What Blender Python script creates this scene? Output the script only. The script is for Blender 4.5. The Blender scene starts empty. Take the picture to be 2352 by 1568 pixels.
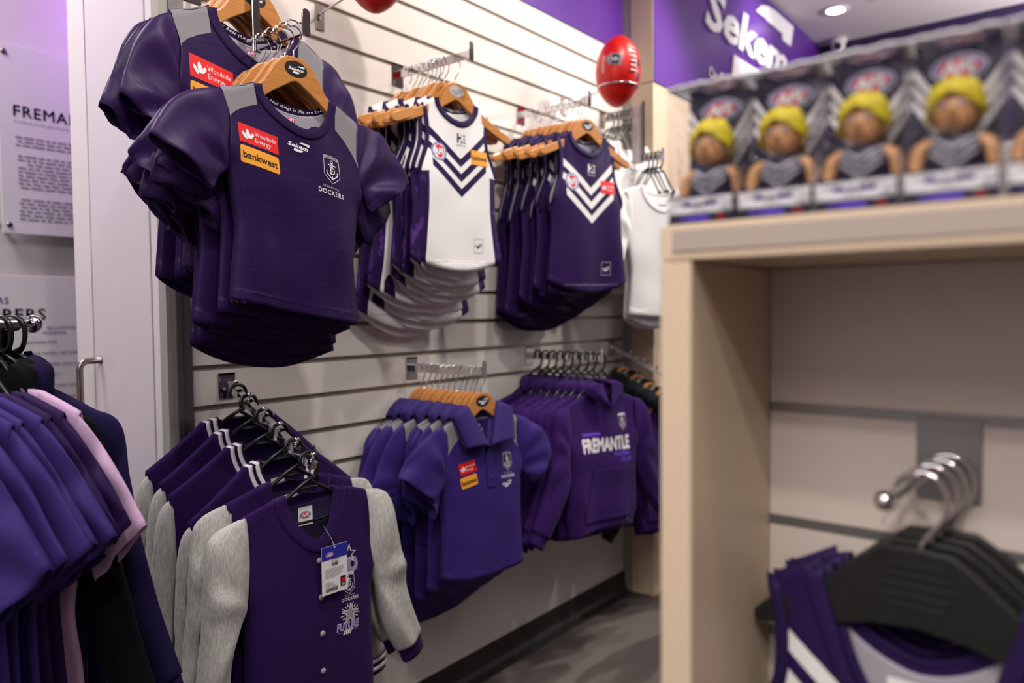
import bpy, bmesh, math, random
import numpy as np
from mathutils import Vector, Matrix
from mathutils.geometry import tessellate_polygon

SC = bpy.context.scene
COL = SC.collection
R = math.radians

# ------------------------------------------------------------------ camera
cam_d = bpy.data.cameras.new('camera')
cam = bpy.data.objects.new('camera', cam_d)
COL.objects.link(cam)
YAW, PITCH, ROLL = R(38.22), R(2.30), R(0.53)
_fw = Vector((math.cos(PITCH)*math.cos(YAW), math.cos(PITCH)*math.sin(YAW), -math.sin(PITCH)))
_rt = Vector((math.sin(YAW), -math.cos(YAW), 0))
_dn = _fw.cross(_rt)
_r2 = math.cos(ROLL)*_rt + math.sin(ROLL)*_dn
_d2 = -math.sin(ROLL)*_rt + math.cos(ROLL)*_dn
cam.matrix_world = Matrix(((_r2.x, -_d2.x, -_fw.x, 0.0), (_r2.y, -_d2.y, -_fw.y, -1.75),
                           (_r2.z, -_d2.z, -_fw.z, 1.30), (0, 0, 0, 1)))
cam_d.sensor_width = 36.0
cam_d.lens = 1738.2/2352*36
cam_d.clip_start = 0.02
cam_d.dof.use_dof = True
cam_d.dof.focus_distance = 1.53
cam_d.dof.aperture_fstop = 2.05
SC.camera = cam

# ------------------------------------------------------------------ world, exposure
SC.view_settings.view_transform = 'Standard'
SC.view_settings.look = 'None'
SC.view_settings.exposure = -0.10
SC.view_settings.gamma = 1.0
SC.view_settings.use_curve_mapping = False
SC.cycles.use_denoising = True
SC.cycles.max_bounces = 8
SC.cycles.sample_clamp_indirect = 6.0
W = bpy.data.worlds.new('shop'); SC.world = W
W.use_nodes = True
W.node_tree.nodes['Background'].inputs[0].default_value = (0.9, 0.88, 1.0, 1)
W.node_tree.nodes['Background'].inputs[1].default_value = 0.05

# ------------------------------------------------------------------ lights of the room (ceiling downlights, LED strip) and added fill lamps
def spot(name, loc, target, watts, size=70, blend=0.6, col=(1.0, 0.93, 0.85), rad=0.045):
    d = bpy.data.lights.new(name, 'SPOT'); d.energy = watts; d.spot_size = R(size); d.spot_blend = blend
    d.color = col; d.shadow_soft_size = rad
    o = bpy.data.objects.new(name, d); COL.objects.link(o); o.location = loc
    o.rotation_euler = (Vector(target)-Vector(loc)).to_track_quat('-Z', 'Y').to_euler()
    return o
def area(name, loc, target, watts, sx, sy, col):
    d = bpy.data.lights.new(name, 'AREA'); d.energy = watts; d.shape = 'RECTANGLE'; d.size = sx; d.size_y = sy; d.color = col
    o = bpy.data.objects.new(name, d); COL.objects.link(o); o.location = loc
    o.rotation_euler = (Vector(target)-Vector(loc)).to_track_quat('-Z', 'Y').to_euler()
    return o
WARM = (1.0, 0.93, 0.86)
spot('downlight_and_fill', (1.15, -1.15, 3.05), (1.25, -0.10, 1.80), 66, 82, 0.7, WARM)
spot('downlight_and_fill', (2.05, -0.95, 3.05), (1.95, 0.0, 2.1), 55, 80, 0.7, WARM)
spot('downlight_and_fill', (2.95, -1.00, 3.05), (2.75, 0.0, 1.9), 85, 80, 0.7, WARM)
spot('downlight_and_fill', (3.45, -1.45, 3.05), (3.00, -0.20, 1.5), 95, 70, 0.9, WARM)
spot('downlight_and_fill', (0.30, -1.70, 3.05), (0.85, -0.35, 1.0), 62, 70, 0.7, WARM)
spot('downlight_and_fill', (-0.75, -2.05, 3.05), (0.70, -1.66, 1.30), 78, 36, 0.9, WARM)
spot('downlight_and_fill', (-1.35, -2.45, 3.05), (0.86, -1.78, 1.05), 78, 30, 0.9, WARM)  # unseen spot added to brighten the inside of the shelf
spot('downlight_and_fill', (4.6, -1.9, 3.05), (4.6, -1.9, 0), 120, 120, 0.8, WARM)  # unseen wide spot added so the floor bounces light onto the ceiling
spot('downlight_and_fill', (4.25, -0.85, 3.05), (4.25, -0.155, 2.78), 42, 56, 1.0, (1.0, 0.97, 0.95))
area('ambient_fill_lamp', (-1.5, -1.4, 3.04), (-1.5, -1.4, 0), 62, 1.8, 1.8, (1.0, 0.95, 0.93))  # unseen fill added so soft light from the left reaches the shelf
area('ambient_fill_lamp', (0.9, -2.6, 3.04), (0.9, -2.6, 0), 22, 2.4, 1.6, (1.0, 0.95, 0.93))  # unseen overhead fill added to raise the ambient level
area('led_strip_lamp', (1.50, 1.00, 2.42), (1.18, 1.28, 2.1), 2.6, 0.05, 0.5, (0.62, 0.20, 1.0))
area('led_strip_lamp', (0.20, 0.60, 2.95), (0.9, 0.3, 2.2), 2.2, 0.6, 0.1, (0.62, 0.38, 1.0))
spot('downlight_and_fill', (-0.25, 0.80, 3.02), (0.9, 0.30, 1.3), 22, 75, 0.8, (1.0, 0.94, 0.95))
area('corridor_lamp', (0.2, 0.75, 3.0), (0.4, 0.75, 0), 24, 0.8, 0.5, (1.0, 0.93, 0.95))
area('ceiling_fill_lamp', (4.9, -2.1, 2.62), (4.9, -1.2, 3.1), 38, 1.6, 0.10, (1.0, 0.95, 0.95))  # unseen upward fill added to brighten the far ceiling

# ------------------------------------------------------------------ small helpers
def lin(c):
    out = []
    for i in (0, 2, 4):
        v = int(c[i:i+2], 16)/255
        out.append(v/12.92 if v <= 0.04045 else ((v+0.055)/1.055)**2.4)
    return (*out, 1.0)

MATS = {}
def mat(name, hexc, rough=0.5, metal=0.0, sheen=0.0, spec=None, bump=None, var=None, emit=None, coat=0.0):
    """bump = (scale_x, scale_y, scale_z, strength);  var = (second colour, sx, sy, sz, low, high)"""
    if name in MATS: return MATS[name]
    m = bpy.data.materials.new(name); m.use_nodes = True
    if spec is None: spec = 0.12 if sheen else 0.5      # cloth is less glossy than hard goods
    nt = m.node_tree; b = nt.nodes['Principled BSDF']
    b.inputs['Base Color'].default_value = lin(hexc)
    b.inputs['Roughness'].default_value = rough
    b.inputs['Metallic'].default_value = metal
    b.inputs['Sheen Weight'].default_value = sheen*0.35
    b.inputs['Sheen Roughness'].default_value = 0.4
    b.inputs['Specular IOR Level'].default_value = spec
    b.inputs['Coat Weight'].default_value = coat
    if emit:
        b.inputs['Emission Color'].default_value = lin(emit[0]); b.inputs['Emission Strength'].default_value = emit[1]
    tc = None
    if bump or var:
        tc = nt.nodes.new('ShaderNodeTexCoord')
    def noise(sx, sy, sz, detail=4):
        mp = nt.nodes.new('ShaderNodeMapping'); mp.inputs['Scale'].default_value = (sx, sy, sz)
        nt.links.new(tc.outputs['Object'], mp.inputs['Vector'])
        n = nt.nodes.new('ShaderNodeTexNoise'); n.inputs['Scale'].default_value = 1.0; n.inputs['Detail'].default_value = detail
        nt.links.new(mp.outputs['Vector'], n.inputs['Vector'])
        return n
    if bump:
        n = noise(*bump[:3]); bp = nt.nodes.new('ShaderNodeBump')
        bp.inputs['Strength'].default_value = bump[3]; bp.inputs['Distance'].default_value = 0.0008
        nt.links.new(n.outputs['Fac'], bp.inputs['Height']); nt.links.new(bp.outputs['Normal'], b.inputs['Normal'])
    if var:
        n = noise(*var[1:4]); cr = nt.nodes.new('ShaderNodeValToRGB')
        cr.color_ramp.elements[0].position = var[4]; cr.color_ramp.elements[1].position = var[5]
        cr.color_ramp.elements[0].color = lin(hexc); cr.color_ramp.elements[1].color = lin(var[0])
        nt.links.new(n.outputs['Fac'], cr.inputs['Fac']); nt.links.new(cr.outputs['Color'], b.inputs['Base Color'])
    MATS[name] = m
    return m

def set_props(o, label=None, cat=None, group=None, kind=None):
    if label: o['label'] = label
    if cat: o['category'] = cat
    if group: o['group'] = group
    if kind: o['kind'] = kind
    return o

def thing(name, label, cat, loc=(0, 0, 0), rot=(0, 0, 0), group=None):
    o = bpy.data.objects.new(name, None); COL.objects.link(o)
    o.location = loc; o.rotation_euler = rot; o.empty_display_size = 0.03
    return set_props(o, label, cat, group)

def link_mesh(name, me, parent=None, label=None):
    o = bpy.data.objects.new(name, me); COL.objects.link(o)
    if parent: o.parent = parent
    if label: o['label'] = label
    return o

def copy_tree(o, parent=None):
    c = o.copy(); COL.objects.link(c)
    c.parent = parent
    for ch in list(o.children): copy_tree(ch, c)
    return c

class MB:
    """collects shapes, then links them as one mesh object"""
    def __init__(s): s.bm = bmesh.new(); s.mats = []
    def mi(s, m):
        if m not in s.mats: s.mats.append(m)
        return s.mats.index(m)
    def raw(s, verts, faces, m, smooth=False, flip=False):
        i = s.mi(m); vs = [s.bm.verts.new(v) for v in verts]; out = []
        for f in faces:
            try: fc = s.bm.faces.new([vs[k] for k in (reversed(f) if flip else f)])
            except ValueError: continue
            fc.material_index = i; fc.smooth = smooth; out.append(fc)
        return out
    def box(s, lo, hi, m, bev=0.0, seg=1):
        x0, y0, z0 = lo; x1, y1, z1 = hi
        v = [(x0, y0, z0), (x1, y0, z0), (x1, y1, z0), (x0, y1, z0), (x0, y0, z1), (x1, y0, z1), (x1, y1, z1), (x0, y1, z1)]
        f = [(0, 3, 2, 1), (4, 5, 6, 7), (0, 1, 5, 4), (1, 2, 6, 5), (2, 3, 7, 6), (3, 0, 4, 7)]
        fs = s.raw(v, f, m)
        if bev:
            es = list({e for fc in fs for e in fc.edges})
            r = bmesh.ops.bevel(s.bm, geom=es, offset=bev, segments=seg, affect='EDGES', profile=0.5)
            for fc in r['faces']: fc.material_index = s.mi(m)
    def tube(s, path, r, m, n=8, cap=True, closed=False):
        P = [Vector(p) for p in path]; k = len(P)
        rad = r if isinstance(r, (list, tuple)) else [r]*k
        up = Vector((0, 0, 1)); verts = []; prev = None
        for i in range(k):
            if closed: t = P[(i+1) % k]-P[i-1]
            else: t = P[min(i+1, k-1)]-P[max(i-1, 0)]
            t.normalize()
            if prev is None:
                a = up if abs(t.dot(up)) < 0.9 else Vector((0, 1, 0))
                nrm = (a - t*a.dot(t)).normalized()
            else:
                nrm = (prev - t*prev.dot(t)).normalized()
            prev = nrm; bi = t.cross(nrm)
            for j in range(n):
                a = 2*math.pi*j/n
                verts.append(P[i] + (nrm*math.cos(a) + bi*math.sin(a))*rad[i])
        faces = []
        rings = k if closed else k-1
        for i in range(rings):
            for j in range(n):
                a, b = i*n, ((i+1) % k)*n
                faces.append((a+j, a+(j+1) % n, b+(j+1) % n, b+j))
        fs = s.raw(verts, faces, m, True, True)
        if cap and not closed:
            s.bm.verts.ensure_lookup_table()
            L = len(s.bm.verts); base = L-len(verts)
            vs = s.bm.verts
            for ring, rev in ((0, False), (k-1, True)):
                idx = [base+ring*n+j for j in range(n)]
                try:
                    fc = s.bm.faces.new([vs[q] for q in (idx if rev else reversed(idx))]); fc.material_index = s.mi(m)
                except ValueError: pass
    def lathe(s, prof, m, n=24, axis='z', origin=(0, 0, 0)):
        verts = []; faces = []
        for (r, h) in prof:
            for j in range(n):
                a = 2*math.pi*j/n; p = (r*math.cos(a), r*math.sin(a), h)
                if axis == 'x': p = (p[2], p[0], p[1])
                if axis == 'y': p = (p[1], p[2], p[0])
                verts.append((p[0]+origin[0], p[1]+origin[1], p[2]+origin[2]))
        for i in range(len(prof)-1):
            for j in range(n):
                faces.append((i*n+j, i*n+(j+1) % n, (i+1)*n+(j+1) % n, (i+1)*n+j))
        s.raw(verts, faces, m, True)
    def prism(s, pts, d0, d1, m, plane='xz', bev=0.0, seg=2):
        """extrude a 2D outline; plane xz -> along y, yz -> along x, xy -> along z"""
        def P(a, b, d): return {'xz': (a, d, b), 'yz': (d, a, b), 'xy': (a, b, d)}[plane]
        n = len(pts)
        i = s.mi(m)
        va = [s.bm.verts.new(P(a, b, d0)) for a, b in pts]; vb = [s.bm.verts.new(P(a, b, d1)) for a, b in pts]
        fs = []
        fa = s.bm.faces.new(va); fb = s.bm.faces.new(list(reversed(vb))); fs += [fa, fb]
        for k in range(n):
            fs.append(s.bm.faces.new((va[k], vb[k], vb[(k+1) % n], va[(k+1) % n])))
        bmesh.ops.recalc_face_normals(s.bm, faces=fs)
        for f in fs: f.material_index = i
        if bev:
            es = list(fa.edges)+list(fb.edges)
            r = bmesh.ops.bevel(s.bm, geom=es, offset=bev, segments=seg, affect='EDGES', profile=0.5)
            for f in r['faces']: f.material_index = i; f.smooth = True
    def sphere(s, c, r, m, seg=16, sc=(1, 1, 1)):
        prof_v = []; faces = []; n = seg; k = max(6, seg//2)
        for i in range(k+1):
            t = math.pi*i/k
            for j in range(n):
                a = 2*math.pi*j/n
                prof_v.append((c[0]+r*sc[0]*math.sin(t)*math.cos(a), c[1]+r*sc[1]*math.sin(t)*math.sin(a), c[2]+r*sc[2]*math.cos(t)))
        for i in range(k):
            for j in range(n): faces.append((i*n+j, (i+1)*n+j, (i+1)*n+(j+1) % n, i*n+(j+1) % n))
        s.raw(prof_v, faces, m, True)
    def mesh(s, name, weld=True):
        if weld: bmesh.ops.remove_doubles(s.bm, verts=s.bm.verts, dist=1e-6)
        me = bpy.data.meshes.new(name); s.bm.to_mesh(me); s.bm.free()
        for m in s.mats: me.materials.append(m)
        return me
    def build(s, name, parent=None, label=None): return link_mesh(name, s.mesh(name), parent, label)

def arr_mesh(name, V, F, mats, fm=None, smooth=True):
    me = bpy.data.meshes.new(name)
    me.from_pydata([tuple(v) for v in V], [], [tuple(int(q) for q in f) for f in F])
    for m in mats: me.materials.append(m)
    if fm is not None: me.polygons.foreach_set('material_index', [int(q) for q in fm])
    me.polygons.foreach_set('use_smooth', [smooth]*len(me.polygons))
    me.update()
    return me

def shell(V, F, fm, th, inner):
    """give a cloth sheet a thickness: inner skin with its own material slot, rims on the open edges"""
    V = np.asarray(V, float)
    N = np.zeros_like(V)
    for f in F:
        p = V[list(f)]
        n = np.cross(p[1]-p[0], p[2]-p[0]) if len(f) == 3 else np.cross(p[2]-p[0], p[3]-p[1])
        for q in f: N[q] += n
    N /= (np.linalg.norm(N, axis=1)[:, None]+1e-12)
    n0 = len(V); V2 = np.vstack([V, V-N*th])
    edges = {}
    for i, f in enumerate(F):
        for a, b in zip(f, f[1:]+f[:1]): edges[(a, b)] = i
    F2 = [tuple(f) for f in F]; M2 = list(fm)
    for i, f in enumerate(F):
        F2.append(tuple(q+n0 for q in reversed(f))); M2.append(fm[i] if inner is None else (inner[i] if isinstance(inner, list) else inner))
    for (a, b), i in edges.items():
        if (b, a) not in edges:
            F2.append((b, a, a+n0, b+n0)); M2.append(fm[i])
    return V2, F2, M2

def weld(V, F, fm, tol=1e-5):
    key = {}; remap = []; out = []
    for v in V:
        k = (round(v[0]/tol), round(v[1]/tol), round(v[2]/tol))
        if k not in key: key[k] = len(out); out.append(v)
        remap.append(key[k])
    F2 = []; M2 = []
    for f, m in zip(F, fm):
        g = []
        for q in f:
            r = remap[q]
            if r not in g: g.append(r)
        if len(g) >= 3: F2.append(tuple(g)); M2.append(m)
    return np.array(out), F2, M2

# ------------------------------------------------------------------ flat print (lettering, logos) laid on a surface
TMP = bpy.data.scenes.new('lettering_scratch')
_TC = {}
def text_polys(txt, size, bold=0.0, shear=0.0, spacing=1.0, align='CENTER', sx=1.0):
    k = (txt, round(bold, 4), round(shear, 3), round(spacing, 3), align)
    if k not in _TC:
        smear = bold if (bold > 0 and 'M' in txt) else 0.0      # the outline offset breaks this font's M: thicken by shifted copies
        cu = bpy.data.curves.new('lettering', 'FONT'); cu.body = txt; cu.size = 1.0; cu.offset = 0.0 if smear else bold; cu.shear = shear
        cu.space_character = spacing; cu.align_x = align; cu.align_y = 'CENTER'; cu.resolution_u = 2; cu.fill_mode = 'FRONT'
        ob = bpy.data.objects.new('lettering', cu); TMP.collection.objects.link(ob)
        vl = TMP.view_layers[0]; vl.update(); dg = vl.depsgraph
        ev = ob.evaluated_get(dg); me = ev.to_mesh()
        V = [(v.co.x, v.co.y) for v in me.vertices]; F = [tuple(p.vertices) for p in me.polygons]
        ev.to_mesh_clear(); bpy.data.objects.remove(ob); bpy.data.curves.remove(cu)
        if V:
            xs = [v[0] for v in V]; ys = [v[1] for v in V]
            cy = (min(ys)+max(ys))/2
            cx = (min(xs)+max(xs))/2 if align == 'CENTER' else min(xs)
            V = [(x-cx, y-cy) for x, y in V]
            if smear:
                n_ = len(V); V0, F0 = V, F; V, F = [], []
                for q, (dx, dy) in enumerate(((0, 0), (smear, 0), (-smear, 0), (0, smear), (0, -smear))):
                    V += [(x+dx, y+dy) for x, y in V0]; F += [tuple(i+q*n_ for i in f) for f in F0]
        _TC[k] = (V, F)
    V, F = _TC[k]
    return [(x*size*sx, y*size) for x, y in V], F

def text_width(txt, **kw):
    V, F = text_polys(txt, 1.0, **kw)
    return max(v[0] for v in V)-min(v[0] for v in V)

class Print:
    """flat coloured shapes in 2D that are then draped on a surface(x, z, offset)"""
    def __init__(s): s.items = []; s.o = (0, 0); s.k = 1.0; s.rot = 0.0; s.kx = 1.0
    def at(s, x, z, k=1.0, rot=0.0, kx=1.0): s.o = (x, z); s.k = k; s.rot = rot; s.kx = kx; return s
    def T(s, p):
        x, z = p[0]*s.k*s.kx, p[1]*s.k; c, n = math.cos(s.rot), math.sin(s.rot)
        return (s.o[0]+x*c-z*n, s.o[1]+x*n+z*c)
    def add(s, V, F, m, layer=None):
        s.items.append(([s.T(v) for v in V], F, m, len(s.items) if layer is None else layer)); return s
    def poly(s, pts, m, layer=None):
        F = [tuple(t) for t in tessellate_polygon([[Vector((p[0], p[1], 0)) for p in pts]])]
        return s.add(pts, F, m, layer)
    def rect(s, cx, cz, w, h, m, r=0.0, layer=None):
        if r <= 0: return s.poly([(cx-w/2, cz-h/2), (cx+w/2, cz-h/2), (cx+w/2, cz+h/2), (cx-w/2, cz+h/2)], m, layer)
        pts = []
        for (qx, qz, a0) in ((1, -1, -90), (1, 1, 0), (-1, 1, 90), (-1, -1, 180)):
            for i in range(5):
                a = R(a0+i*22.5); pts.append((cx+qx*(w/2-r)+r*math.cos(a), cz+qz*(h/2-r)+r*math.sin(a)))
        return s.poly(pts, m, layer)
    def ell(s, cx, cz, a, b, m, n=28, rot=0.0, layer=None):
        c, q = math.cos(rot), math.sin(rot); pts = []
        for i in range(n):
            t = 2*math.pi*i/n; x, z = a*math.cos(t), b*math.sin(t); pts.append((cx+x*c-z*q, cz+x*q+z*c))
        return s.poly(pts, m, layer)
    def stroke(s, pts, w, m, closed=False, layer=None):
        n = len(pts); V = []; F = []
        for i in range(n):
            a = pts[i-1] if (closed or i > 0) else pts[i]; b = pts[(i+1) % n] if (closed or i < n-1) else pts[i]
            p = pts[i]
            d1 = np.array([p[0]-a[0], p[1]-a[1]]); d2 = np.array([b[0]-p[0], b[1]-p[1]])
            l1, l2 = np.linalg.norm(d1), np.linalg.norm(d2)
            d1 = d1/l1 if l1 > 1e-9 else d2/max(l2, 1e-9); d2 = d2/l2 if l2 > 1e-9 else d1
            t = d1+d2; t = t/max(np.linalg.norm(t), 1e-9); nn = np.array([-t[1], t[0]])
            kk = 1/max(0.45, abs(nn.dot(np.array([-d1[1], d1[0]]))))
            V.append((p[0]+nn[0]*w/2*kk, p[1]+nn[1]*w/2*kk)); V.append((p[0]-nn[0]*w/2*kk, p[1]-nn[1]*w/2*kk))
        for i in range(n if closed else n-1):
            j = (i+1) % n; F.append((2*i, 2*i+1, 2*j+1, 2*j))
        return s.add(V, F, m, layer)
    def text(s, txt, cx, cz, size, m, width=None, layer=None, **kw):
        V, F = text_polys(txt, size, **kw)
        if not V: return s
        if width:
            xs = [v[0] for v in V]; q = width/(max(xs)-min(xs)); V = [(x*q, y) for x, y in V]
        return s.add([(x+cx, y+cz) for x, y in V], F, m, layer)
    def build(s, name, surf, parent=None, off=0.0006, step=0.00022, maxlen=0.012, label=None):
        bm = bmesh.new(); mats = []
        for V, F, m, layer in s.items:
            if m not in mats: mats.append(m)
            mi = mats.index(m); o = off+layer*step
            vs = [bm.verts.new((x, z, o)) for x, z in V]
            for f in F:
                try: bm.faces.new([vs[q] for q in f]).material_index = mi
                except ValueError: pass
        if maxlen:
            for _ in range(6):
                es = [e for e in bm.edges if e.calc_length() > maxlen]
                if not es or len(bm.faces) > 9000: break
                bmesh.ops.subdivide_edges(bm, edges=es, cuts=1, use_grid_fill=True)
                bmesh.ops.triangulate(bm, faces=[f for f in bm.faces if len(f.verts) > 4])
        for v in bm.verts: v.co = Vector(surf(v.co.x, v.co.y, v.co.z))
        me = bpy.data.meshes.new(name); bm.to_mesh(me); bm.free()
        for m in mats: me.materials.append(m)
        me.polygons.foreach_set('use_smooth', [True]*len(me.polygons))
        return link_mesh(name, me, parent, label)

# ------------------------------------------------------------------ materials
WEAVE = (900, 900, 900, 0.22)
M_wall = mat('slat_white', 'e4ddd6', 0.28, spec=0.45, coat=0.15)
M_shade_wall = mat('shop_wall_dark', '4a3d55', 0.6)
M_door = mat('door_white', 'd8d0d6', 0.4)
M_white = mat('plain_white', 'dcd6d6', 0.55)
M_ceil = mat('ceiling_white', 'dcd3d6', 0.8)
M_groove = mat('groove_aluminium', 'a89f92', 0.35, 0.6)
M_alu = mat('aluminium', '8d8b8a', 0.38, 0.85)
M_trimg = mat('trim_grey', 'a5a39b', 0.5, 0.2)
M_chrome = mat('chrome', 'd6d4d6', 0.07, 1.0)
M_steel = mat('brushed_steel', '8f8781', 0.3, 1.0, bump=(20, 20, 900, 0.05))
M_purple_wall = mat('purple_paint', '5a2a8e', 0.32)
M_dark_purple = mat('dark_purple_paint', '2c1748', 0.35)
M_beige = mat('beige_laminate', 'd0baa0', 0.42, bump=(4, 4, 200, 0.03))
M_skirt = mat('skirting_vinyl', '2b2a27', 0.4)
M_black = mat('black_plastic', '0c0c0d', 0.32)
M_blackmat = mat('black_matt', '111112', 0.5)
M_wood = mat('hanger_wood', 'cb8b4b', 0.32, coat=0.3, var=('b5743a', 9, 9, 160, 0.35, 0.7))
M_ink_w = mat('print_white', 'ece8ec', 0.5)
M_ink_g = mat('print_grey', '9a979c', 0.5)
M_ink_k = mat('print_black', '0b0b0c', 0.5)
M_red = mat('print_red', 'e00f12', 0.5)
M_yel = mat('print_yellow', 'f0a12a', 0.5)
M_navy = mat('print_navy', '14213f', 0.5)
M_blue = mat('print_blue', '20409a', 0.5)
M_tagblue = mat('tag_blue', '2a2f9e', 0.4)
M_ink_p = mat('print_violet', '6a4ad0', 0.5)
M_lilac = mat('print_lilac', '8f7cc8', 0.5)
M_tee = mat('tee_purple', '2c1748', 0.45, sheen=0.02, spec=0.16, bump=(400, 400, 900, 0.12), var=('261240', 18, 18, 420, 0.42, 0.6))
M_tee_side = mat('tee_side_purple', '2e184a', 0.46, sheen=0.02, spec=0.24, bump=WEAVE)
M_rib = mat('rib_purple', '26133f', 0.6, sheen=0.08, bump=(1400, 1400, 200, 0.3))
M_grey = mat('mesh_grey', '8a878c', 0.5, sheen=0.1, bump=(1200, 1200, 1200, 0.5))
M_gin = mat('mesh_inside', '9d99a3', 0.6, bump=(1200, 300, 300, 0.4))
M_gw = mat('guernsey_white', 'ebe8e8', 0.6, sheen=0.1, bump=WEAVE)
M_gp = mat('guernsey_purple', '2c1849', 0.42, sheen=0.05, bump=WEAVE)
M_gpd = mat('guernsey_dark', '281a46', 0.5, sheen=0.05, bump=WEAVE)
M_gside = mat('guernsey_side', '2b1848', 0.42, sheen=0.05, bump=WEAVE, var=('54327f', 26, 26, 14, 0.56, 0.6))
M_polo = mat('polo_violet', '38276f', 0.5, sheen=0.08, bump=WEAVE)
M_polo_rib = mat('polo_collar_violet', '372a6a', 0.65, sheen=0.1, bump=(1400, 1400, 200, 0.3))
M_fleece = mat('jacket_fleece', '2b124a', 0.85, sheen=0.15, bump=(500, 500, 500, 0.35))
M_fleece_d = mat('jacket_lining', '1f0e3c', 0.9, bump=(500, 500, 500, 0.35))
M_marle = mat('grey_marle', 'c2c1bd', 0.9, sheen=0.2, bump=(600, 600, 200, 0.4), var=('abaaa6', 300, 300, 60, 0.4, 0.6))
M_hood = mat('hoodie_purple', '36195b', 0.85, sheen=0.15, bump=(500, 500, 500, 0.35))
M_char = mat('charcoal_fleece', '1f2428', 0.9, sheen=0.1, bump=(500, 500, 500, 0.35))
M_pink = mat('pink_cotton', 'c9a6c8', 0.75, sheen=0.1, bump=WEAVE)
M_dpur = mat('dark_purple_cotton', '2c1848', 0.65, sheen=0.06, bump=WEAVE)
M_vio = mat('violet_cotton', '3b2d70', 0.6, sheen=0.06, bump=WEAVE)
M_nav = mat('midnight_fleece', '1f163e', 0.85, sheen=0.08, bump=(500, 500, 500, 0.3))
M_blk = mat('black_fleece', '0e0f10', 0.9, sheen=0.1, bump=(500, 500, 500, 0.3))
M_cot = mat('white_cotton', 'eeecec', 0.75, sheen=0.05, bump=WEAVE)
M_ball = mat('ball_red', 'd2130f', 0.36, bump=(500, 500, 500, 0.25), coat=0.1)
M_card = mat('box_card_navy', '1f1838', 0.35)
M_skin = mat('figure_skin', 'd9a06c', 0.4)
M_lip = mat('figure_lip', 'b06a4c', 0.5)
M_hair = mat('figure_hair', 'd6c21e', 0.5, bump=(260, 260, 260, 0.9))
M_silver = mat('figure_silver', 'a9a6b0', 0.4)
M_paperw = mat('paper_white', 'e9e6e6', 0.6)

def clear_plastic():
    m = bpy.data.materials.new('clear_plastic'); m.use_nodes = True; nt = m.node_tree
    for n in list(nt.nodes):
        if n.type == 'BSDF_PRINCIPLED': nt.nodes.remove(n)
    out = [n for n in nt.nodes if n.type == 'OUTPUT_MATERIAL'][0]
    tr = nt.nodes.new('ShaderNodeBsdfTransparent'); gl = nt.nodes.new('ShaderNodeBsdfGlossy'); gl.inputs['Roughness'].default_value = 0.04
    tr.inputs[0].default_value = (0.93, 0.93, 0.95, 1)
    fr = nt.nodes.new('ShaderNodeFresnel'); fr.inputs['IOR'].default_value = 1.26
    mx = nt.nodes.new('ShaderNodeMixShader'); tc = nt.nodes.new('ShaderNodeTexCoord'); nz = nt.nodes.new('ShaderNodeTexNoise')
    nz.inputs['Scale'].default_value = 70; bp = nt.nodes.new('ShaderNodeBump'); bp.inputs['Strength'].default_value = 0.9; bp.inputs['Distance'].default_value = 0.007
    nt.links.new(tc.outputs['Object'], nz.inputs['Vector']); nt.links.new(nz.outputs['Fac'], bp.inputs['Height'])
    nt.links.new(bp.outputs['Normal'], gl.inputs['Normal']); nt.links.new(bp.outputs['Normal'], fr.inputs['Normal'])
    nt.links.new(fr.outputs[0], mx.inputs[0]); nt.links.new(tr.outputs[0], mx.inputs[1]); nt.links.new(gl.outputs[0], mx.inputs[2])
    nt.links.new(mx.outputs[0], out.inputs['Surface'])
    return m
M_clear = clear_plastic()

def carpet():
    m = bpy.data.materials.new('carpet'); m.use_nodes = True; nt = m.node_tree; b = nt.nodes['Principled BSDF']
    b.inputs['Roughness'].default_value = 0.95; b.inputs['Specular IOR Level'].default_value = 0.1
    tc = nt.nodes.new('ShaderNodeTexCoord')
    mp = nt.nodes.new('ShaderNodeMapping'); mp.inputs['Rotation'].default_value = (0, 0, 0.6); mp.inputs['Scale'].default_value = (2.6, 6.5, 1)
    wv = nt.nodes.new('ShaderNodeTexNoise'); wv.inputs['Scale'].default_value = 1.0; wv.inputs['Detail'].default_value = 1.5; wv.inputs['Distortion'].default_value = 0.5
    cr = nt.nodes.new('ShaderNodeValToRGB'); cr.color_ramp.interpolation = 'EASE'
    e = cr.color_ramp.elements; e[0].position = 0.43; e[0].color = lin('665d5b'); e[1].position = 0.57; e[1].color = lin('857b76')
    x = e.new(0.5); x.color = lin('6d6361')
    fine = nt.nodes.new('ShaderNodeTexNoise'); fine.inputs['Scale'].default_value = 420
    mx = nt.nodes.new('ShaderNodeMix'); mx.data_type = 'RGBA'; mx.blend_type = 'MULTIPLY'; mx.inputs[0].default_value = 0.6
    bp = nt.nodes.new('ShaderNodeBump'); bp.inputs['Strength'].default_value = 0.6; bp.inputs['Distance'].default_value = 0.004
    nt.links.new(tc.outputs['Object'], mp.inputs['Vector']); nt.links.new(mp.outputs['Vector'], wv.inputs['Vector'])
    nt.links.new(wv.outputs['Fac'], cr.inputs['Fac']); nt.links.new(tc.outputs['Object'], fine.inputs['Vector'])
    nt.links.new(cr.outputs['Color'], mx.inputs[6]); nt.links.new(fine.outputs['Color'], mx.inputs[7])
    nt.links.new(mx.outputs[2], b.inputs['Base Color']); nt.links.new(fine.outputs['Fac'], bp.inputs['Height']); nt.links.new(bp.outputs['Normal'], b.inputs['Normal'])
    return m
M_carpet = carpet()

# ================================================================== the setting
def struct(name, boxes, parent=None, bev=0.0):
    mb = MB()
    for lo, hi, m in boxes: mb.box(lo, hi, m, bev)
    o = mb.build(name, parent)
    if parent is None: o['kind'] = 'structure'
    return o

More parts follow.
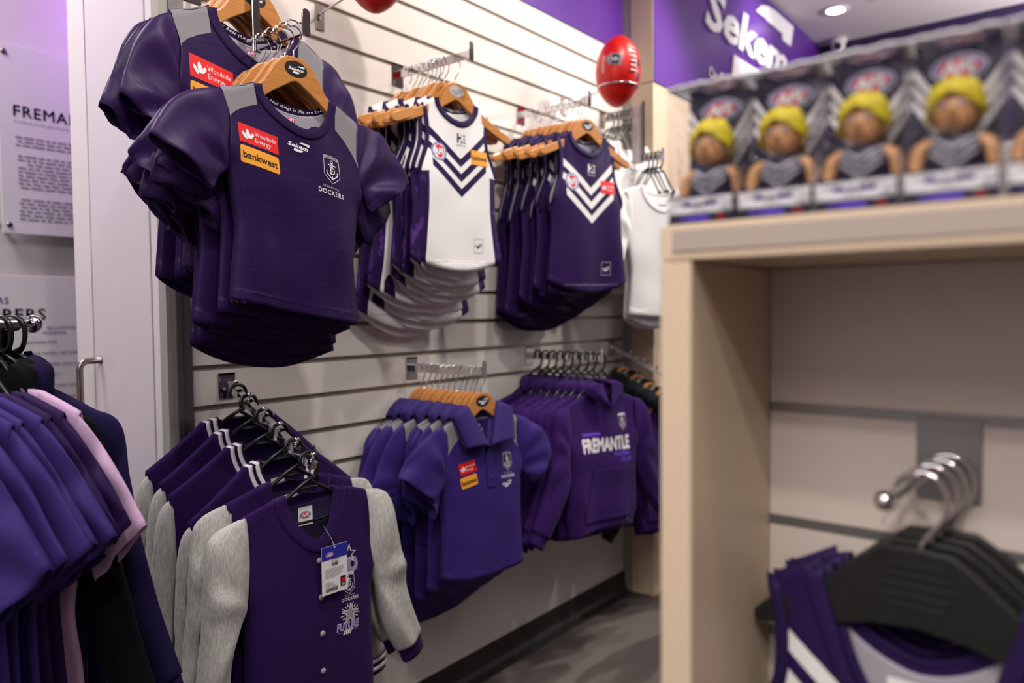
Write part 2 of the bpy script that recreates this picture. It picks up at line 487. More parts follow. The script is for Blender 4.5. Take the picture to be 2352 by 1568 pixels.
struct('floor', [((-2.6, -4.2, -0.06), (5.7, 2.4, 0.0), M_carpet)])
struct('ceiling', [((-2.6, -4.2, 3.10), (5.7, 2.4, 3.16), M_ceil)])
struct('wall_left', [((-2.66, -4.2, 0), (-2.6, 2.4, 3.1), M_white)])
struct('wall_front', [((-2.6, -4.26, 0), (5.7, -4.2, 3.1), M_shade_wall)])
struct('wall_corridor', [((-2.6, 1.30, 0), (2.4, 1.36, 3.1), M_white)])
struct('wall_doorway', [((-2.6, 0.0, 0), (-0.35, 0.10, 3.1), M_white)])

# slatted wall: backing board, separate slats, aluminium groove liners
wb = struct('wall_back', [((0.936, 0.020, 0.0), (3.06, 0.06, 3.1), M_blackmat)])
grooves = [0.769+0.0998*k for k in range(18)]        # 0.769 ... 2.466
PX0, PX1 = 0.962, 3.049
zz = [0.09]+grooves[:-1]+[grooves[-1]]
for k in range(len(zz)-1):
    lo = zz[k]+(0.0045 if k else 0.0); hi = zz[k+1]-0.0045
    mb = MB(); mb.box((PX0, 0.0, lo), (PX1, 0.018, hi), M_wall, 0.0012); mb.build('slat', wb)
for z in grooves[:-1]:
    mb = MB()
    mb.box((PX0, 0.010, z-0.0046), (PX1, 0.020, z+0.0046), M_groove)
    mb.box((PX0, -0.0012, z-0.0062), (PX1, 0.010, z-0.0042), M_groove)
    mb.build('groove_liner', wb)
mb = MB(); mb.box((PX0-0.06, -0.004, grooves[-1]-0.003), (PX1, 0.02, 3.1), M_purple_wall); mb.build('header_panel', wb)

# aluminium end trims of the slatted wall
struct('trim_1', [((0.900, -0.004, 0.0), (0.922, 0.030, 3.1), M_trimg)])
struct('trim_2', [((0.922, -0.010, 0.0), (0.934, 0.030, 3.1), M_alu)])
struct('trim_3', [((0.934, -0.003, 0.0), (0.962, 0.030, 3.1), M_alu)])

# reveal of the doorway with a white door leaf
struct('wall_reveal', [((0.903, 0.035, 0.0), (0.98, 0.065, 3.1), M_white), ((0.925, 0.065, 0), (0.98, 0.50, 3.1), M_white)])
d1 = struct('door_1', [((0.900, 0.068, 0.01), (0.924, 0.383, 3.05), M_door)], bev=0.0015)
mb = MB(); r = 0.0085
path = [(0.900, 0.347, 1.180), (0.868, 0.347, 1.180)]
for i in range(7):
    a = math.pi/2*i/6; path.append((0.868-0.022*math.sin(a)*1.0, 0.347, 1.180-0.022*(1-math.cos(a))))
path += [(0.846, 0.347, 0.90), (0.846, 0.347, 0.66)]
for i in range(7):
    a = math.pi/2*i/6; path.append((0.846+0.022*(1-math.cos(a)), 0.347, 0.640-0.022*math.sin(a)))
path += [(0.900, 0.347, 0.618)]
mb.tube(path, r, M_steel, 14)
mb.build('door_handle', d1)
mb = MB(); mb.lathe([(0.0001, 0.001), (0.011, 0.001), (0.011, 0.003), (0.0001, 0.003)], M_steel, 18, 'x', (0.897, 0.347, 1.180)); mb.build('handle_rose', d1)
struct('trim_4', [((0.899, 0.387, 0.0), (0.925, 0.487, 3.1), M_white)])

# skirting with a coved foot
mb = MB()
prof = [(-0.002, 0.0)]
prof = [(0.0, 0.092), (-0.004, 0.092), (-0.0045, 0.045), (-0.008, 0.025), (-0.018, 0.009), (-0.034, 0.002), (-0.050, 0.0), (0.0, 0.0)]
mb.prism(prof, 0.962, 3.049, M_skirt, 'yz'); o = mb.build('baseboard_back'); o['kind'] = 'structure'

# column at the end of the slatted wall and the wall carrying on behind it
struct('column_face', [((3.050, -0.044, 0.0), (3.10, 0.02, 3.1), M_trimg)]).name = 'trim_5'
struct('wall_column', [((3.049, -0.155, 2.308), (3.20, -0.044, 3.1), M_beige), ((3.049, -0.155, 0.0), (3.20, -0.044, 2.304), M_beige)], bev=0.001)
mb = MB(); prof = [(-0.155, 0.09), (-0.158, 0.09), (-0.159, 0.04), (-0.17, 0.01), (-0.19, 0.0), (-0.155, 0.0)]
struct('wall_right', [((3.20, -0.155, 0.0), (5.50, -0.10, 2.300), M_beige)])
bk = struct('wall_bulkhead', [((3.052, -0.160, 2.306), (5.48, -0.10, 3.1), M_purple_wall)])
fw_ = struct('wall_far', [((5.48, -4.2, 0.0), (5.56, -0.10, 2.30), M_white), ((5.479, -4.2, 2.3), (5.56, -0.156, 3.098), M_dark_purple)])

# ceiling joint lines
struct('trim_6', [((4.86, -4.0, 3.0975), (4.866, -0.60, 3.1), M_trimg)])

# sign on the bulkhead: raised white letters
sg = thing('shop_sign', 'large raised white italic letters with a swoosh on the purple bulkhead', 'sign', (3.62, -0.160, 2.70))
def sign_surf(x, z, o): return (x, -0.004-o, z)
def sekem(pr, x, z, w, m, layer=0):
    """wordmark of width w: bold slanted letters with a wing above and below"""
    pr.at(x, z, w)
    pr.text('Sekem', -0.03, -0.012, 0.215, m, width=0.90, bold=0.030, shear=0.22, layer=layer)
    top = [(0.03, 0.115), (0.09, 0.155), (0.17, 0.178), (0.28, 0.185), (0.51, 0.185), (0.47, 0.085), (0.36, 0.085), (0.36, 0.112), (0.16, 0.112), (0.14, 0.118)]
    bot = [(-0.21, -0.128), (-0.23, -0.225), (0.02, -0.232), (0.10, -0.215), (0.17, -0.175), (0.20, -0.128)]
    pr.poly(top, m, layer); pr.poly(bot, m, layer)
# give the letters depth
def extrude_y(o, depth):
    bm = bmesh.new(); bm.from_mesh(o.data)
    r = bmesh.ops.extrude_face_region(bm, geom=list(bm.faces))
    for v in [g for g in r['geom'] if isinstance(g, bmesh.types.BMVert)]: v.co.y += depth
    bm.to_mesh(o.data); bm.free()
    o.data.polygons.foreach_set('use_smooth', [False]*len(o.data.polygons))
def islands(V, F):
    par = list(range(len(V)))
    def fd(a):
        while par[a] != a: a = par[a]
        return a
    for f in F:
        for q in f[1:]: par[fd(q)] = fd(f[0])
    out = {}
    for f in F: out.setdefault(fd(f[0]), []).append(f)
    return out.values()
pr = Print(); sekem(pr, 0.585, 0.115, 1.33, M_ink_w)
for V_, F_, m_, l_ in pr.items:
    for fs in islands(V_, F_):
        ids = sorted({q for f in fs for q in f}); mp = {q: i for i, q in enumerate(ids)}
        p2 = Print(); p2.add([V_[q] for q in ids], [tuple(mp[q] for q in f) for f in fs], m_)
        extrude_y(p2.build('sign_letter', lambda x, z, o: (x, -0.012-o, z), sg, maxlen=0), 0.011)
pr = Print(); pr.text('On Field', 0.0, 0.0, 0.085, M_ink_w, align='LEFT', bold=0.006)
o = pr.build('sign_small_letters', lambda x, z, o: (0.0+x, -0.006-o, z-0.215), sg, maxlen=0); extrude_y(o, 0.005); o['kind'] = 'stuff'

# ceiling downlights (glowing lens in a white ring); the near one is in view
M_lamp = mat('lamp_lens', 'ffffff', 0.5, emit=('fff4e6', 14.0))
def downlight(loc, label):
    t = thing('ceiling_light', label, 'light', loc)
    mb = MB(); mb.lathe([(0.052, -0.001), (0.075, -0.004), (0.078, -0.001), (0.078, 0.004), (0.052, 0.004)], M_white, 28); mb.build('ring', t)
    mb = MB(); mb.lathe([(0.0005, 0.0), (0.052, 0.0)], M_lamp, 28); mb.build('lens', t)
downlight((4.871, -0.427, 3.094), 'round glowing recessed light in the white ceiling beside the sign')

# security camera under the far bulkhead
t = thing('security_camera', 'small white dome security camera on the dark purple far bulkhead', 'camera', (5.40, -0.30, 3.095))
mb = MB(); mb.lathe([(0.0005, 0.0), (0.055, 0.0), (0.055, -0.022), (0.048, -0.03), (0.0005, -0.03)], M_white, 24); mb.build('base', t)
mb = MB(); mb.sphere((0, 0, -0.045), 0.045, M_white, 20); mb.build('dome', t)
mb = MB(); mb.lathe([(0.0005, 0.0), (0.020, 0.0), (0.022, 0.012), (0.022, 0.03)], M_black, 18, 'x'); o = mb.build('lens', t)
o.location = (-0.052, -0.008, -0.055)

# ------------------------------------------------------------------ text panels on the corridor wall
def flat_panel(name, label, x0, x1, z0, z1, y):
    t = thing(name, label, 'sign', (x0, y, z0))
    mb = MB(); mb.box((0, 0, 0), (x1-x0, 0.006, z1-z0), M_paperw, 0.001); mb.build('panel', t)
    for dx in (0.02, x1-x0-0.02):
        for dz in (0.03, z1-z0-0.03):
            mb = MB(); mb.lathe([(0.0005, -0.006), (0.009, -0.006), (0.009, 0.063), (0.0005, 0.063)], M_steel, 14, 'y', (dx, 0, dz)); mb.build('standoff', t)
    return t
M_pink_ink = mat('panel_ink_purple', '4a2f86', 0.5)
M_soft_ink = mat('panel_ink_soft', 'a393ab', 0.6)
YP = 1.235
t = flat_panel('history_panel', 'upper white wall panel of purple writing seen through the doorway', 0.972, 1.75, 1.585, 2.235, YP)
def ps(x, z, o): return (x-0.972, -0.0008-o, z-1.585)
pr = Print()
pr.text('FREMANTLE', 1.017, 2.010, 0.054, M_pink_ink, align='LEFT', bold=0.014, spacing=1.12)
pr.text('A tribute to the generations of our club', 1.017, 1.972, 0.0155, M_soft_ink, align='LEFT')
random.seed(4)
for (za, zb, xa) in ((1.920, 1.888, 1.02), (1.855, 1.735, 1.025), (1.705, 1.625, 1.025)):
    z = za
    while z > zb:
        x = xa+random.choice((0, 0, 0.006, 0.03))
        while x < 1.70:
            w = random.uniform(0.012, 0.04); pr.rect(x+w/2, z, w, 0.0062, M_soft_ink, layer=1); x += w+0.006
        z -= 0.0135
pr.build('lettering', ps, t, maxlen=0)['kind'] = 'stuff'
t = flat_panel('members_panel', 'lower white wall panel listing members in purple writing, behind the rack', 0.70, 1.75, 0.62, 1.44, YP)
def ps2(x, z, o): return (x-0.70, -0.0008-o, z-0.62)
pr = Print()
pr.text('DOCKERS', 0.905, 1.352, 0.030, M_pink_ink, bold=0.012, spacing=1.10, width=0.155)
pr.text('MEMBERS', 0.962, 1.304, 0.055, M_pink_ink, bold=0.016, spacing=1.10, width=0.27)
rows = [('BALLANTYNE, PAUL', 1.100, 1.254), ('HASLEMAN', 1.085, 1.238), ('NATHAN FYFE', 1.031, 1.204), ('STEVE HARRIS, MICHAEL', 1.035, 1.164),
        ('PETER HAYDEN, DALE KICK', 1.030, 1.124), ('BEN O\u2019REILLY', 1.045, 1.088), ('PAUL, TONY GODDEN', 1.07, 1.046), ('SHAYLEE MARR', 1.10, 1.005)]
for r_, x_, z_ in rows: pr.text(r_, x_, z_, 0.0155, M_pink_ink, spacing=1.0, align='LEFT')
pr.build('lettering', ps2, t, maxlen=0)['kind'] = 'stuff'

# ================================================================== garments
def sm(a, b, x):
    t = np.clip((x-a)/(b-a), 0, 1); return t*t*(3-2*t)

class Folds:
    """soft vertical ripples of hanging cloth, growing towards the hem"""
    def __init__(s, seed, k=(18, 55), kz=5, n=6):
        r = random.Random(seed)
        s.w = [(r.uniform(*k), r.uniform(-kz, kz), r.uniform(0, 6.28), r.uniform(0.4, 1.0)) for _ in range(n)]
        s.d = [(r.uniform(10, 30)*r.choice((-1, 1)), r.uniform(15, 45), r.uniform(0, 6.28), r.uniform(0.3, 0.8)) for _ in range(4)]
    def __call__(s, x, z):
        return sum(a*np.sin(kx*x+kz*z+p) for kx, kz, p, a in s.w)/len(s.w)
    def diag(s, x, z):
        return sum(a*np.sin(kx*x+kz*z+p) for kx, kz, p, a in s.d)/len(s.d)

class Shirt:
    """the body of a hanging garment; x to the viewer's right, z up, front towards -y, origin where the hook meets the bar"""
    D = dict(nw=0.098, zs=-0.150, nf=-0.236, nb=-0.186, shw=0.172, zsh=-0.178, neck='u', T=0.026, Tb=0.018, t0=0.008,
             prof=[(-0.178, 0.172), (-0.25, 0.156), (-0.32, 0.165), (-0.45, 0.147), (-0.60, 0.160)],
             hf=-0.604, hs=-0.600, hb=-0.640, fold=0.006, dg=0.6, top_fold=0.0012, seed=1, skew=0.0, lean=0.016, vpit=0.33, open_arm=True, edge=0.95,
             nu=57, nv=46, th=0.0014, hem=0.022, split=None, plain_in=False, sharp=2.0)
    def __init__(s, **kw):
        s.P = P = dict(s.D); P.update(kw)
        for k, v in P.items(): setattr(s, k, v)
        s.F = Folds(s.seed)
        zs = np.array([p[0] for p in s.prof][::-1]); xs = np.array([p[1] for p in s.prof][::-1])
        zd = np.linspace(zs[0], zs[-1], 160); xd = np.interp(zd, zs, xs)
        k = np.hanning(25); k /= k.sum()
        xp = np.concatenate([np.full(12, xd[0]), xd, np.full(12, xd[-1])])
        s._zd, s._xd = zd, np.convolve(xp, k, 'valid')
        s._xd[-1] = xs[-1]
    def X(s, z): return np.interp(z, s._zd, s._xd)
    def ztop(s, u, front):
        x = np.abs(u)*s.shw
        sl = s.zs+(s.zsh-s.zs)*np.clip((x-s.nw)/(s.shw-s.nw), 0, 1)
        q = np.clip(x/s.nw, 0, 1); low = s.nf if front else s.nb
        if s.neck == 'v' and front: nk = low+(s.zs-low)*q**1.0
        else: nk = s.zs-(s.zs-low)*(1-q**s.sharp)**0.5
        return np.where(x < s.nw, nk, sl)
    def zhem(s, u, front):
        h = s.hf if front else s.hb
        return s.hs+(h-s.hs)*(1-np.abs(u)**2.2)
    def pos(s, u, v, front):
        zt, zh = s.ztop(u, front), s.zhem(u, front)
        z = zt+(zh-zt)*v
        x = u*s.X(z)
        inn = np.abs(u)*s.shw < s.nw
        dep = np.clip((s.zs-z)/(s.zs-s.hf), 0, 1)
        zl = s.zs+(s.zsh-s.zs)*np.clip((np.abs(u)*s.shw-s.nw)/(s.shw-s.nw), 0, 1)
        w = np.clip((zl-z)/(zl-zh), 0, 1)
        tt = s.t0*np.sqrt(np.clip(w/0.010, 0, 1)); tt = np.where(inn, s.t0, tt)
        Tm = (s.T if front else s.Tb)-s.t0
        E = np.sqrt(np.clip(1-np.abs(u)**6, 0, 1))
        if s.open_arm:
            c = sm(s.vpit-0.03, s.vpit+0.10, v); E = E*c+(1-c)*np.maximum(E, s.edge*np.clip(v/0.03, 0, 1)**0.5)
        y = (tt+Tm*sm(0.02, 0.5, w))*E
        q = np.clip(np.abs(u)*s.shw/s.nw, 0, 1)
        y = y+s.lean*(1.0 if front else 0.5)*np.where(inn, (1-q*q)**2, 0)*(1-sm(0.02, 0.36, w))
        amp = s.top_fold+s.fold*sm(0.15, 1.0, dep)
        f = amp*s.F(x, z)+(0.0022+0.3*s.fold*sm(0.1, .5, dep))*s.F.diag(x, z)*sm(0.03, 0.2, dep)*s.dg
        y = (-y if front else y)-f
        hemv = s.hem/np.maximum(1e-3, (zt-zh))
        y = y+np.where(v > 1-hemv, 0.0009, 0.0)*(-1 if front else 1)
        if s.split and front:       # button placket: a small step down the middle
            y = y-0.0025*sm(-0.012, -0.008, x)*(1-sm(0.03, 0.035, x))*1.0
        z = z-s.skew*x*sm(0.0, 0.25, dep)
        return x, y, z
    def uv(s, x, z, front=True):
        x = np.asarray(x, float); z = np.asarray(z, float); z0 = z
        u = np.clip(x/s.X(z0), -1, 1)
        zt, zh = s.ztop(u, front), s.zhem(u, front)
        return u, np.clip((z0-zt)/(zh-zt), 0, 1)
    def front(s, x, z, o):
        u, v = s.uv(x, z, True); X, Y, Z = s.pos(u, v, True)
        return (float(X), float(Y)-o, float(Z))
    def back_inside(s, x, z, o):
        u, v = s.uv(x, z, False); X, Y, Z = s.pos(u, v, False)
        return (float(X), float(Y)-s.th-o, float(Z))
    def back_outside(s, x, z, o):
        u, v = s.uv(x, z, False); X, Y, Z = s.pos(u, v, False)
        return (float(X), float(Y)+o, float(Z))
    def ugrid(s):
        un = s.nw/s.shw; m = s.nu
        n1 = max(5, int(m*un*0.55))
        a = np.sin(np.linspace(0, math.pi/2, n1))*un
        n2 = max(5, (m//2)-n1)
        b = un+(1-un)*np.linspace(0, 1, n2+1)[1:]
        h = np.concatenate([a, b])
        if getattr(s, 'side_u', None): h = np.unique(np.concatenate([h, [s.side_u]]))
        return np.concatenate([-h[:0:-1], h])
    def body(s, name, mats, parent, inner=None, side=None):
        """mats[0] cloth; inner: index of the inside; side: index for the side panels"""
        U = s.ugrid(); Vv = np.linspace(0, 1, s.nv)**1.15
        hv = 1-s.hem/0.42
        Vv = np.unique(np.concatenate([Vv, [hv, hv+0.004]]))
        V = []; F = []; fm = []
        for fr in (True, False):
            base = len(V)
            uu, vv = np.meshgrid(U, Vv, indexing='ij')
            x, y, z = s.pos(uu, vv, fr)
            if not fr:      # share the edges with the front
                xf, yf, zf = s.pos(uu, vv, True)
                closed = np.ones(len(Vv), bool) if not s.open_arm else Vv > s.vpit+0.10
                for e in (0, -1):
                    x[e, closed], y[e, closed], z[e, closed] = xf[e, closed], yf[e, closed], zf[e, closed]
                sh = np.abs(U)*s.shw >= s.nw-1e-9
                x[sh, 0], y[sh, 0], z[sh, 0] = xf[sh, 0], yf[sh, 0], zf[sh, 0]
            V += list(np.stack([x, y, z], -1).reshape(-1, 3))
            m = len(Vv)
            for i in range(len(U)-1):
                k = 0
                if side is not None and (abs(U[i])+abs(U[i+1]))/2 > s.side_u: k = side
                for j in range(m-1):
                    a, b, c, d = base+i*m+j, base+i*m+j+1, base+(i+1)*m+j+1, base+(i+1)*m+j
                    F.append((a, b, c, d) if fr else (d, c, b, a))
                    kk = k
                    if side is not None and (Vv[j]+Vv[j+1])/2 < s.vpit: kk = 0
                    fm.append(kk)
        hz = s.hem*1.5
        V, F, fm = weld(V, F, fm)
        inn = None if inner is None else [fm[i] if np.mean([V[q][2] for q in f]) < s.hs+hz+(s.hf-s.hs)*0.5-0.25*hz and not s.plain_in else inner for i, f in enumerate(F)]
        V, F, fm = shell(V, F, fm, s.th, inn)
        return link_mesh(name, arr_mesh(name, V, F, mats, fm), parent)
    # --- trimmings that follow the neck or the armholes
    def neck_line(s, n=30):
        t = np.linspace(-1, 1, n); un = s.nw/s.shw
        u = np.sin(t*math.pi/2)*un*0.999
        f = np.stack(s.pos(u, np.zeros(n), True), -1); b = np.stack(s.pos(u[::-1], np.zeros(n), False), -1)
        return f, b
    def band(s, name, mt, parent, w=0.017, th=0.0028, out=0.004, zc=None, which='both'):
        f, b = s.neck_line()
        zc = s.zs+0.02 if zc is None else zc
        loop = np.vstack([f, b[1:-1]]) if which == 'both' else (f if which == 'front' else b)
        isf = np.array([True]*len(f)+[False]*(len(loop)-len(f))) if which == 'both' else np.full(len(loop), which == 'front')
        V = []; n = len(loop)
        for k, p in enumerate(loop):
            d = np.array([-p[0]*1.15, 0, max(0.0, (zc-p[2]))*1.0+0.002]); d /= np.linalg.norm(d)
            yo = -0.0012 if isf[k] else 0.0012
            edge = abs(abs(p[0])-s.nw)/s.nw
            for q in (-out, 0.0, w*0.5, w-0.002, w):
                bul = 0.0016*math.sin(math.pi*np.clip((q+out)/(w+out), 0, 1))
                V.append(p+d*q+np.array([0, yo+(-bul if isf[k] else bul)+(0.10*max(q, 0) if isf[k] else -0.10*max(q, 0)), 0]))
        F = []; m = 5; rng = n if which == 'both' else n-1
        for k in range(rng):
            for j in range(m-1):
                a, b2 = k*m+j, ((k+1) % n)*m+j
                F.append((a, b2, b2+1, a+1))
        fm = [0]*len(F)
        V, F, fm = shell(V, F, fm, th, None)
        return link_mesh(name, arr_mesh(name, V, F, [mt], fm), parent)
    def arm_band(s, name, mt, parent, side, w=0.013):
        vv = np.linspace(0.0, s.vpit+0.045, 18); e = np.full(18, float(side))
        f = np.stack(s.pos(e, vv, True), -1); b = np.stack(s.pos(e, vv, False), -1)
        b[0] = f[0]; b[-1] = 0.5*(b[-1]+f[-1]); f[-1] = b[-1]
        loop = np.vstack([f, b[::-1][1:-1]]); n = len(loop)
        V = []
        for k, p in enumerate(loop):
            fr = k < 18; yo = -0.001 if fr else 0.001
            tz = 0.35*np.clip((s.zsh-p[2])/0.17, 0, 1)
            d = np.array([float(side), 0, tz]); d /= np.linalg.norm(d)
            for q in (-w*0.75, -w*0.3, 0.0, w*0.3):
                V.append(p+d*q+np.array([0, yo*(1.3 if q < 0 else 0.8), 0]))
        F = []
        for k in range(n):
            for j in range(3):
                a, c = k*4+j, ((k+1) % n)*4+j; F.append((a, c, c+1, a+1))
        V, F, fm = shell(V, F, [0]*len(F), 0.0018, None)
        return link_mesh(name, arr_mesh(name, V, F, [mt], fm), parent)

def jit(P, r, a, keep=2):
    """shift the outer control points of a sleeve edge a little"""
    return [p if i < keep else (p[0]+r.uniform(-a, a)*(i/len(P)), p[1]+r.uniform(-a, a)*(i/len(P))) for i, p in enumerate(P)]

def bez(P, t):
    P = [np.array(p, float) for p in P]; n = len(P)-1
    out = 0
    for i, p in enumerate(P): out = out+math.comb(n, i)*(t**i)*((1-t)**(n-i))*p
    return out

def poly_curve(P, t):
    """smooth curve through the points"""
    P = np.array(P, float); n = len(P)-1; f = np.clip(t*n, 0, n-1e-6); i = int(f); q = f-i
    p0 = P[max(i-1, 0)]; p1 = P[i]; p2 = P[i+1]; p3 = P[min(i+2, n)]
    return 0.5*((2*p1)+(-p0+p2)*q+(2*p0-5*p1+4*p2-p3)*q*q+(-p0+3*p1-3*p2+p3)*q**3)

def sleeve(name, parent, mats, top, bot, side, thick=(0.012, 0.020, 0.016), ns=22, nr=26, y=(0, 0, 0), amp=0.004, seed=1, hem=0.0, inner=None, th=0.0014, curve=bez, k=(2, 5), droop=0.0):
    r = random.Random(seed); V = []; F = []
    wv = [(r.choice(range(k[0], k[1]+1)), r.uniform(3, 12), r.uniform(0, 6.28), r.uniform(.4, 1)) for _ in range(5)]
    pit = np.array(bot[0])-np.array([0.004, 0.01]); fan = r.uniform(5.5, 8.0); ph0 = r.uniform(0, 6.28)
    S = np.linspace(0, 1, ns)
    if hem: S = np.unique(np.concatenate([S, [1-hem, 1-hem+0.01]]))
    for s_ in S:
        a = curve(top, s_); b = curve(bot, s_)
        c = (a+b)/2; rv = (a-b)/2
        t = np.interp(s_, np.linspace(0, 1, len(thick)), thick); yy = np.interp(s_, np.linspace(0, 1, len(y)), y)
        L = np.linalg.norm(rv)
        for j in range(nr):
            p = 2*math.pi*j/nr
            cp, sp = math.cos(p), math.sin(p)
            f = 0.6*amp*sm(0.03, 0.5, s_)*sum(A*math.sin(m*p+kk*s_+ph) for m, kk, ph, A in wv)/2.2
            qx, qz = c[0]+rv[0]*cp-pit[0], c[1]+rv[1]*cp-pit[1]; an = math.atan2(qz, qx); rr_ = math.hypot(qx, qz)
            f += amp*0.55*sm(0.01, 0.09, rr_)*(math.sin(fan*an+ph0+(2.0 if sp > 0 else 0.0))+0.5*math.sin(fan*1.9*an+ph0*2+5*s_))*abs(sp)**0.5*sm(0.0, 0.2, s_)
            e = 1+(0.0012/L if hem and s_ > 1-hem+0.005 else 0)
            x = c[0]+rv[0]*cp*e; z = c[1]+rv[1]*cp*e
            V.append((side*x, yy-(t*math.copysign(abs(sp)**0.92, sp))*e-f*(0.5+0.5*abs(sp)), z+0.35*f))
    n = len(S)
    for i in range(n-1):
        for j in range(nr):
            a = i*nr+j; b = i*nr+(j+1) % nr; c = (i+1)*nr+(j+1) % nr; d = (i+1)*nr+j
            F.append((a, b, c, d) if side < 0 else (d, c, b, a))
    # outward check
    Va = np.array(V); f0 = F[(n//2)*nr+nr//4]; q = Va[list(f0)]
    nn = np.cross(q[2]-q[0], q[3]-q[1]); cen = Va[(n//2)*nr:(n//2+1)*nr].mean(0)
    if nn.dot(q.mean(0)-cen) < 0: F = [tuple(reversed(f)) for f in F]
    V, F, fm = shell(Va, F, [0]*len(F), th, inner)
    return link_mesh(name, arr_mesh(name, V, F, mats, fm), parent)

# ------------------------------------------------------------------ emblems
def woodside(pr, x, z, w=0.088, h=0.036, rot=0.0):
    pr.at(x, z, 1, rot); pr.rect(0, 0, w, h, M_red, layer=0)
    return pr
def woodside_ink(pr, x, z, w=0.088, h=0.036, rot=0.0):
    k = w/0.088
    pr.at(x, z, k, rot)
    pr.ell(-0.0245, 0.0010, 0.0042, 0.0092, M_ink_w, rot=0.10, layer=1)
    pr.ell(-0.0325, -0.0040, 0.0034, 0.0082, M_ink_w, rot=0.60, layer=2)
    pr.ell(-0.0170, -0.0015, 0.0034, 0.0078, M_ink_w, rot=-0.70, layer=3)
    pr.text('Woodside', 0.0145, 0.0058, 0.0128, M_ink_w, width=0.048, layer=1)
    pr.text('Energy', 0.0085, -0.0085, 0.0128, M_ink_w, width=0.036, layer=1)
def bankwest(pr, x, z, w=0.086, h=0.034, rot=0.0, r=0.0045):
    pr.at(x, z, 1, rot); pr.rect(0, 0, w, h, M_yel, r, layer=0)
def bankwest_ink(pr, x, z, w=0.086, rot=0.0):
    pr.at(x, z, 1, rot); pr.text('bankwest', 0, 0, 0.0195, M_ink_k, width=w*0.89, bold=0.012, layer=1)
def crest(pr, x, z, k=1.0, fill=None, line=None, band=None, est=True, rot=0.0):
    line = line or M_ink_w; band = band or M_ink_g
    pr.at(x, z, k, rot)
    sh = [(-0.0205, 0.028), (-0.010, 0.0297), (0, 0.0303), (0.010, 0.0297), (0.0205, 0.028), (0.0215, -0.0095), (0.0205, -0.0125), (0, -0.0285), (-0.0205, -0.0125), (-0.0215, -0.0095)]
    if fill: pr.poly(sh, fill, layer=0)
    pr.stroke(sh, 0.0011, line, True, layer=1)
    pr.poly([(-0.0205, 0.028), (-0.010, 0.0297), (0, 0.0303), (0.010, 0.0297), (0.0205, 0.028), (0.0206, 0.0215), (0.010, 0.0232), (0, 0.0238), (-0.010, 0.0232), (-0.0206, 0.0215)], band, layer=2)
    if est: pr.text('EST. 1994', 0, 0.0268, 0.0046, M_card, width=0.026, bold=0.01, layer=3)
    ring = [(0.0032*math.cos(a), 0.0175+0.0032*math.sin(a)) for a in np.linspace(0, 2*math.pi, 17)[:-1]]
    pr.stroke(ring, 0.0019, line, True, layer=1)
    pr.stroke([(0, 0.0143), (0, -0.004)], 0.0024, line, layer=1)
    pr.stroke([(-0.0105, 0.0108), (0.0105, 0.0108)], 0.0022, line, layer=2)
    pr.stroke([(-0.0065, 0.0068), (0.002, 0.0068), (0.0060, 0.0040), (0.0068, 0.0), (0.0060, -0.0048), (0.002, -0.0076), (-0.0065, -0.0076)], 0.0019, line, layer=1)
    pr.stroke([(-0.0035, 0.0068), (-0.0035, -0.0076)], 0.0019, line, layer=2)
    pr.stroke([(-0.0142, -0.0015), (-0.0142, -0.0085), (0, -0.0190), (0.0142, -0.0085), (0.0142, -0.0015)], 0.0023, line, layer=1)
    pr.stroke([(0, -0.0120), (0, -0.0190)], 0.0018, line, layer=2)
def dockers(pr, x, z, k=1.0, rot=0.0, top=True):
    pr.at(x, z, k, rot)
    if top: pr.text('FREMANTLE', 0.0, 0.0090, 0.0062, M_ink_w, width=0.042, bold=0.006, spacing=1.2, layer=0)
    pr.text('DOCKERS', 0.0, -0.0025, 0.0145, M_ink_w, width=0.069, bold=0.014, spacing=1.12, layer=0)
def afl(pr, x, z, k=1.0, label=False):
    """oval badge, k = half width"""
    pr.at(x, z, k)
    if label: pr.rect(0, -0.1, 2.7, 2.4, M_paperw, layer=0)
    pr.ell(0, 0, 1.0, 0.56, M_ink_w, layer=1); pr.ell(0, 0, 0.95, 0.52, M_blue, layer=2); pr.ell(0, 0, 0.80, 0.42, M_ink_w, layer=3)
    pr.ell(0, 0, 0.76, 0.385, M_red, layer=4)
    pr.text('AFL', 0, 0, 0.70, M_blue, width=1.52, bold=0.075, shear=0.18, layer=5)
    pr.text('AFL', 0, 0, 0.70, M_ink_w, width=1.42, bold=0.045, shear=0.18, layer=6)

